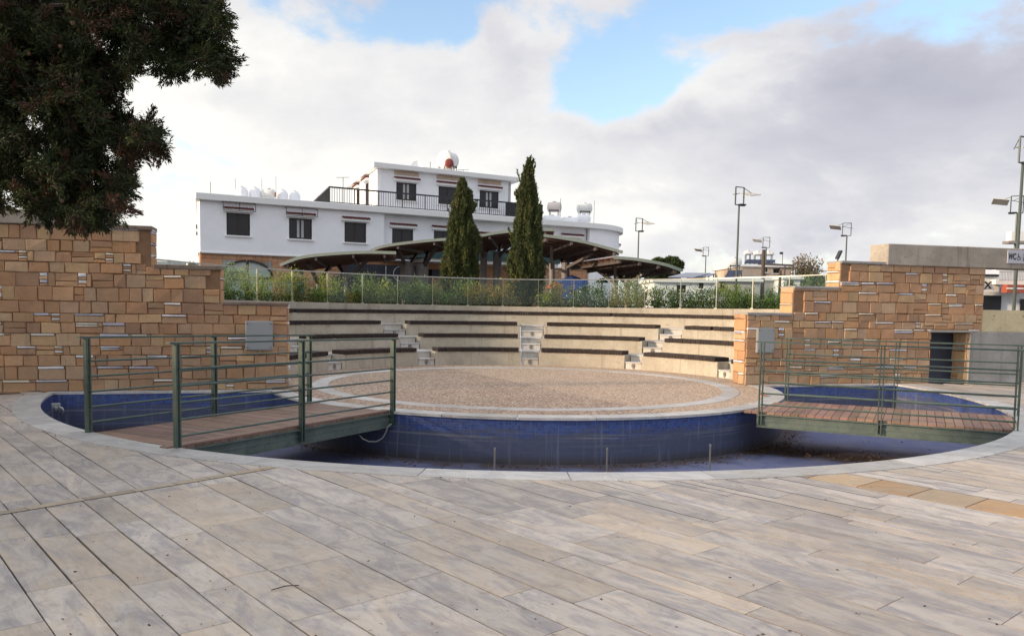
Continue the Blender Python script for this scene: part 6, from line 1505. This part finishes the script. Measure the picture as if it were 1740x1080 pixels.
limb.build('trunk', MAT['bark'], big, smooth=True)
# main boughs run from the trunk through the crown
for pts in ([(-6.0, 7.5, 3.6), W(-20, 20, 7.3), W(110, 10, 7.2), W(230, 40, 7.0), W(330, 75, 6.9), W(395, 100, 6.8)], [(-6.0, 7.5, 3.4), W(-30, 150, 7.4), W(70, 180, 7.2), W(150, 200, 7.1), W(215, 225, 7.0), W(268, 245, 6.9)],
            [W(95, 150, 7.1), W(112, 230, 7.2), W(108, 300, 7.2), W(130, 360, 7.1), W(146, 395, 7.1)], [(-6.1, 7.5, 2.8), W(-20, 300, 7.4), W(60, 310, 7.3), W(130, 330, 7.2), W(205, 345, 7.1)], [W(-10, 60, 7.6), W(25, 85, 7.2), W(45, 120, 7.3), W(60, 170, 7.2)]):
    tw.path(pts, [0.05, 0.032, 0.024, 0.018, 0.012, 0.006][:len(pts)] if len(pts) == 6 else [0.032, 0.026, 0.020, 0.014, 0.006][:len(pts)], 7)
for bi, (bx, by, br_) in enumerate(blobs):
    yy = 7.1+g2.uniform(-0.6, 0.9); c = np.array(W(bx, by, yy)); r_ = br_*0.90/FPX*yy; off = bx < -20 or by < -20
    ns = 10
    dirs = g2.normal(size=(ns, 3)); dirs /= np.linalg.norm(dirs, axis=1)[:, None]; dirs[:, 0] += 0.35; dirs[:, 2] -= 0.25; dirs /= np.linalg.norm(dirs, axis=1)[:, None]
    rust = g2.random() < 0.20
    for d in dirs:
        s0_ = c+d*r_*g2.uniform(0.0, 0.45); ln = r_*(g2.uniform(0.6, 1.2) if g2.random() < 0.8 else g2.uniform(1.3, 2.0))+0.05; e_ = s0_+d*ln
        tw.path([s0_, (s0_+e_)/2+g2.normal(size=3)*0.012, e_], [0.006, 0.004, 0.002], 4)
        nl = int(66*ln/0.15)+8; f = g2.uniform(0, 1, nl); sp_ = 0.030*(1.12-f*0.8)
        base = s0_+np.outer(f, e_-s0_)+g2.normal(size=(nl, 3))*sp_[:, None]
        P_.append(base); D_.append(d*(0.6+f*0.7)[:, None]+g2.normal(size=(nl, 3))*0.5)
        cbase = np.array([(0.030, 0.044, 0.014), (0.021, 0.031, 0.012), (0.050, 0.064, 0.018), (0.066, 0.034, 0.020)])[g2.choice(4, p=[.35, .3, .2, .15] if not rust else [.2, .2, .15, .45])]
        T_.append(cbase*g2.uniform(0.7, 1.35, (nl, 1)))
        if g2.random() < 0.045 and not off: cones.append(e_+np.array([0, 0, -0.02]))
# rest of the crown, unseen above and left, added to shade the wall
for _ in range(46):
    c = np.array([g2.uniform(-11.5, -5.2), g2.uniform(4.8, 11.5), g2.uniform(4.0, 9.0)])
    if (c[0]+7.6)**2/12+(c[1]-8)**2/14+(c[2]-6)**2/10 > 1.1: continue
    tw.path([(-5.95, 7.5, min(c[2]-0.5, 6.0)), (c+np.array([-5.95, 7.5, c[2]-0.5]))/2, c], [0.05, 0.03, 0.01], 5)
    nl = 2600; d = g2.normal(size=(nl, 3)); d /= np.linalg.norm(d, axis=1)[:, None]
    P_.append(c+d*(g2.random((nl, 1))**0.5)*np.array([0.85, 0.85, 0.6])); D_.append(d+g2.normal(size=(nl, 3))*0.5); T_.append(np.array([(0.028, 0.038, 0.013)])*g2.uniform(0.7, 1.5, (nl, 1)))
nbig = sum(len(p) for p in P_)
tw.build('branches', MAT['bark_dark'], big)
P_ = np.concatenate(P_); D_ = np.concatenate(D_); T_ = np.concatenate(T_); n_ = len(P_); print('tree leaves', n_)
farc = P_[:, 2] > 4.6
leaves('crown', P_, D_, g2.uniform(0.028, 0.060, n_)*np.where(farc, 2.4, 1.0), g2.uniform(0.008, 0.014, n_)*np.where(farc, 2.4, 1.0), T_, MAT['needle'], big, g2)
cones += [np.array(W(x, y, 6.9)) for x, y in ((378, 122), (283, 118), (290, 77), (258, 258), (345, 98))]
cm = MB(); 
def conemesh():
    m = MB(); N = 8; pr = [(0.3, -1), (0.8, -0.55), (1, 0), (0.8, 0.55), (0.3, 1)]; r_ = 0.017
    vs = [(r_*f*math.cos(2*math.pi*k/N), r_*f*math.sin(2*math.pi*k/N), r_*z) for f, z in pr for k in range(N)]
    m.add(vs, [(q*N+k, q*N+(k+1) % N, (q+1)*N+(k+1) % N, (q+1)*N+k) for q in range(4) for k in range(N)]+[tuple(range(N))[::-1], tuple(range(4*N, 5*N))]); return m
c0 = conemesh().build('cone', MAT['cone_brown'], big, world=False); random.Random(1).shuffle(cones)
for i, p in enumerate(cones[-90:]):
    o = c0 if i == 0 else c0.copy()
    if i: col.objects.link(o); o.parent = big
    o.location = Vector(p)-Vector(big.location)

# ------------------------------------------------------------------ added unseen house; its roof edge shades the left half of the square
hd = Vector((0.15, -0.99, 0)).normalized(); hb = Vector((0.0, 15.7, 0))-Vector((-math.sin(SUN_AZ), -math.cos(SUN_AZ), 0))*-30.0
hb = Vector((-0.7, 16.0, 0))+Vector((math.sin(SUN_AZ), math.cos(SUN_AZ), 0))*30.0; hh = 30.0*math.tan(SUN_EL)
nb = empty('shade_house', (hb.x, hb.y, 0), label='plain pale two-storey house added outside the picture to shade the left of the square', cat='house')
o_ = hb-hd*5.0; ll = 27.0; wn = []
for k in range(7): wn += [(1.5+k*3.6, 2.9+k*3.6, 1.0, 2.3), (1.5+k*3.6, 2.9+k*3.6, 4.2, 5.5)]
fd_ = -hd; o2 = o_+hd*ll
m = MB(); facade(m, o2, fd_ , ll, -0.01, hh-0.3, wn, 0.3)
bk = Vector((fd_.y, -fd_.x, 0))
if bk.dot(Vector((1, 0, 0))) < 0: pass
P = [o_, o2, o2-bk*7, o_-bk*7]
for a, b in ((P[1], P[2]), (P[2], P[3]), (P[3], P[0])):
    d_ = (b-a).normalized(); n__ = Vector((d_.y, -d_.x, 0))*0.25; m.hexa([(v.x, v.y, -0.01) for v in (a, b, b-n__, a-n__)], [(v.x, v.y, hh-0.3) for v in (a, b, b-n__, a-n__)])
m.build('wall', MAT['render_warm'], nb)
m = MB(); m.prism([(p.x, p.y) for p in P], hh-0.3, hh); m.build('roof', MAT['white_paint'], nb)
for h in wn: window(nb, o2, fd_, *h, hood=False)
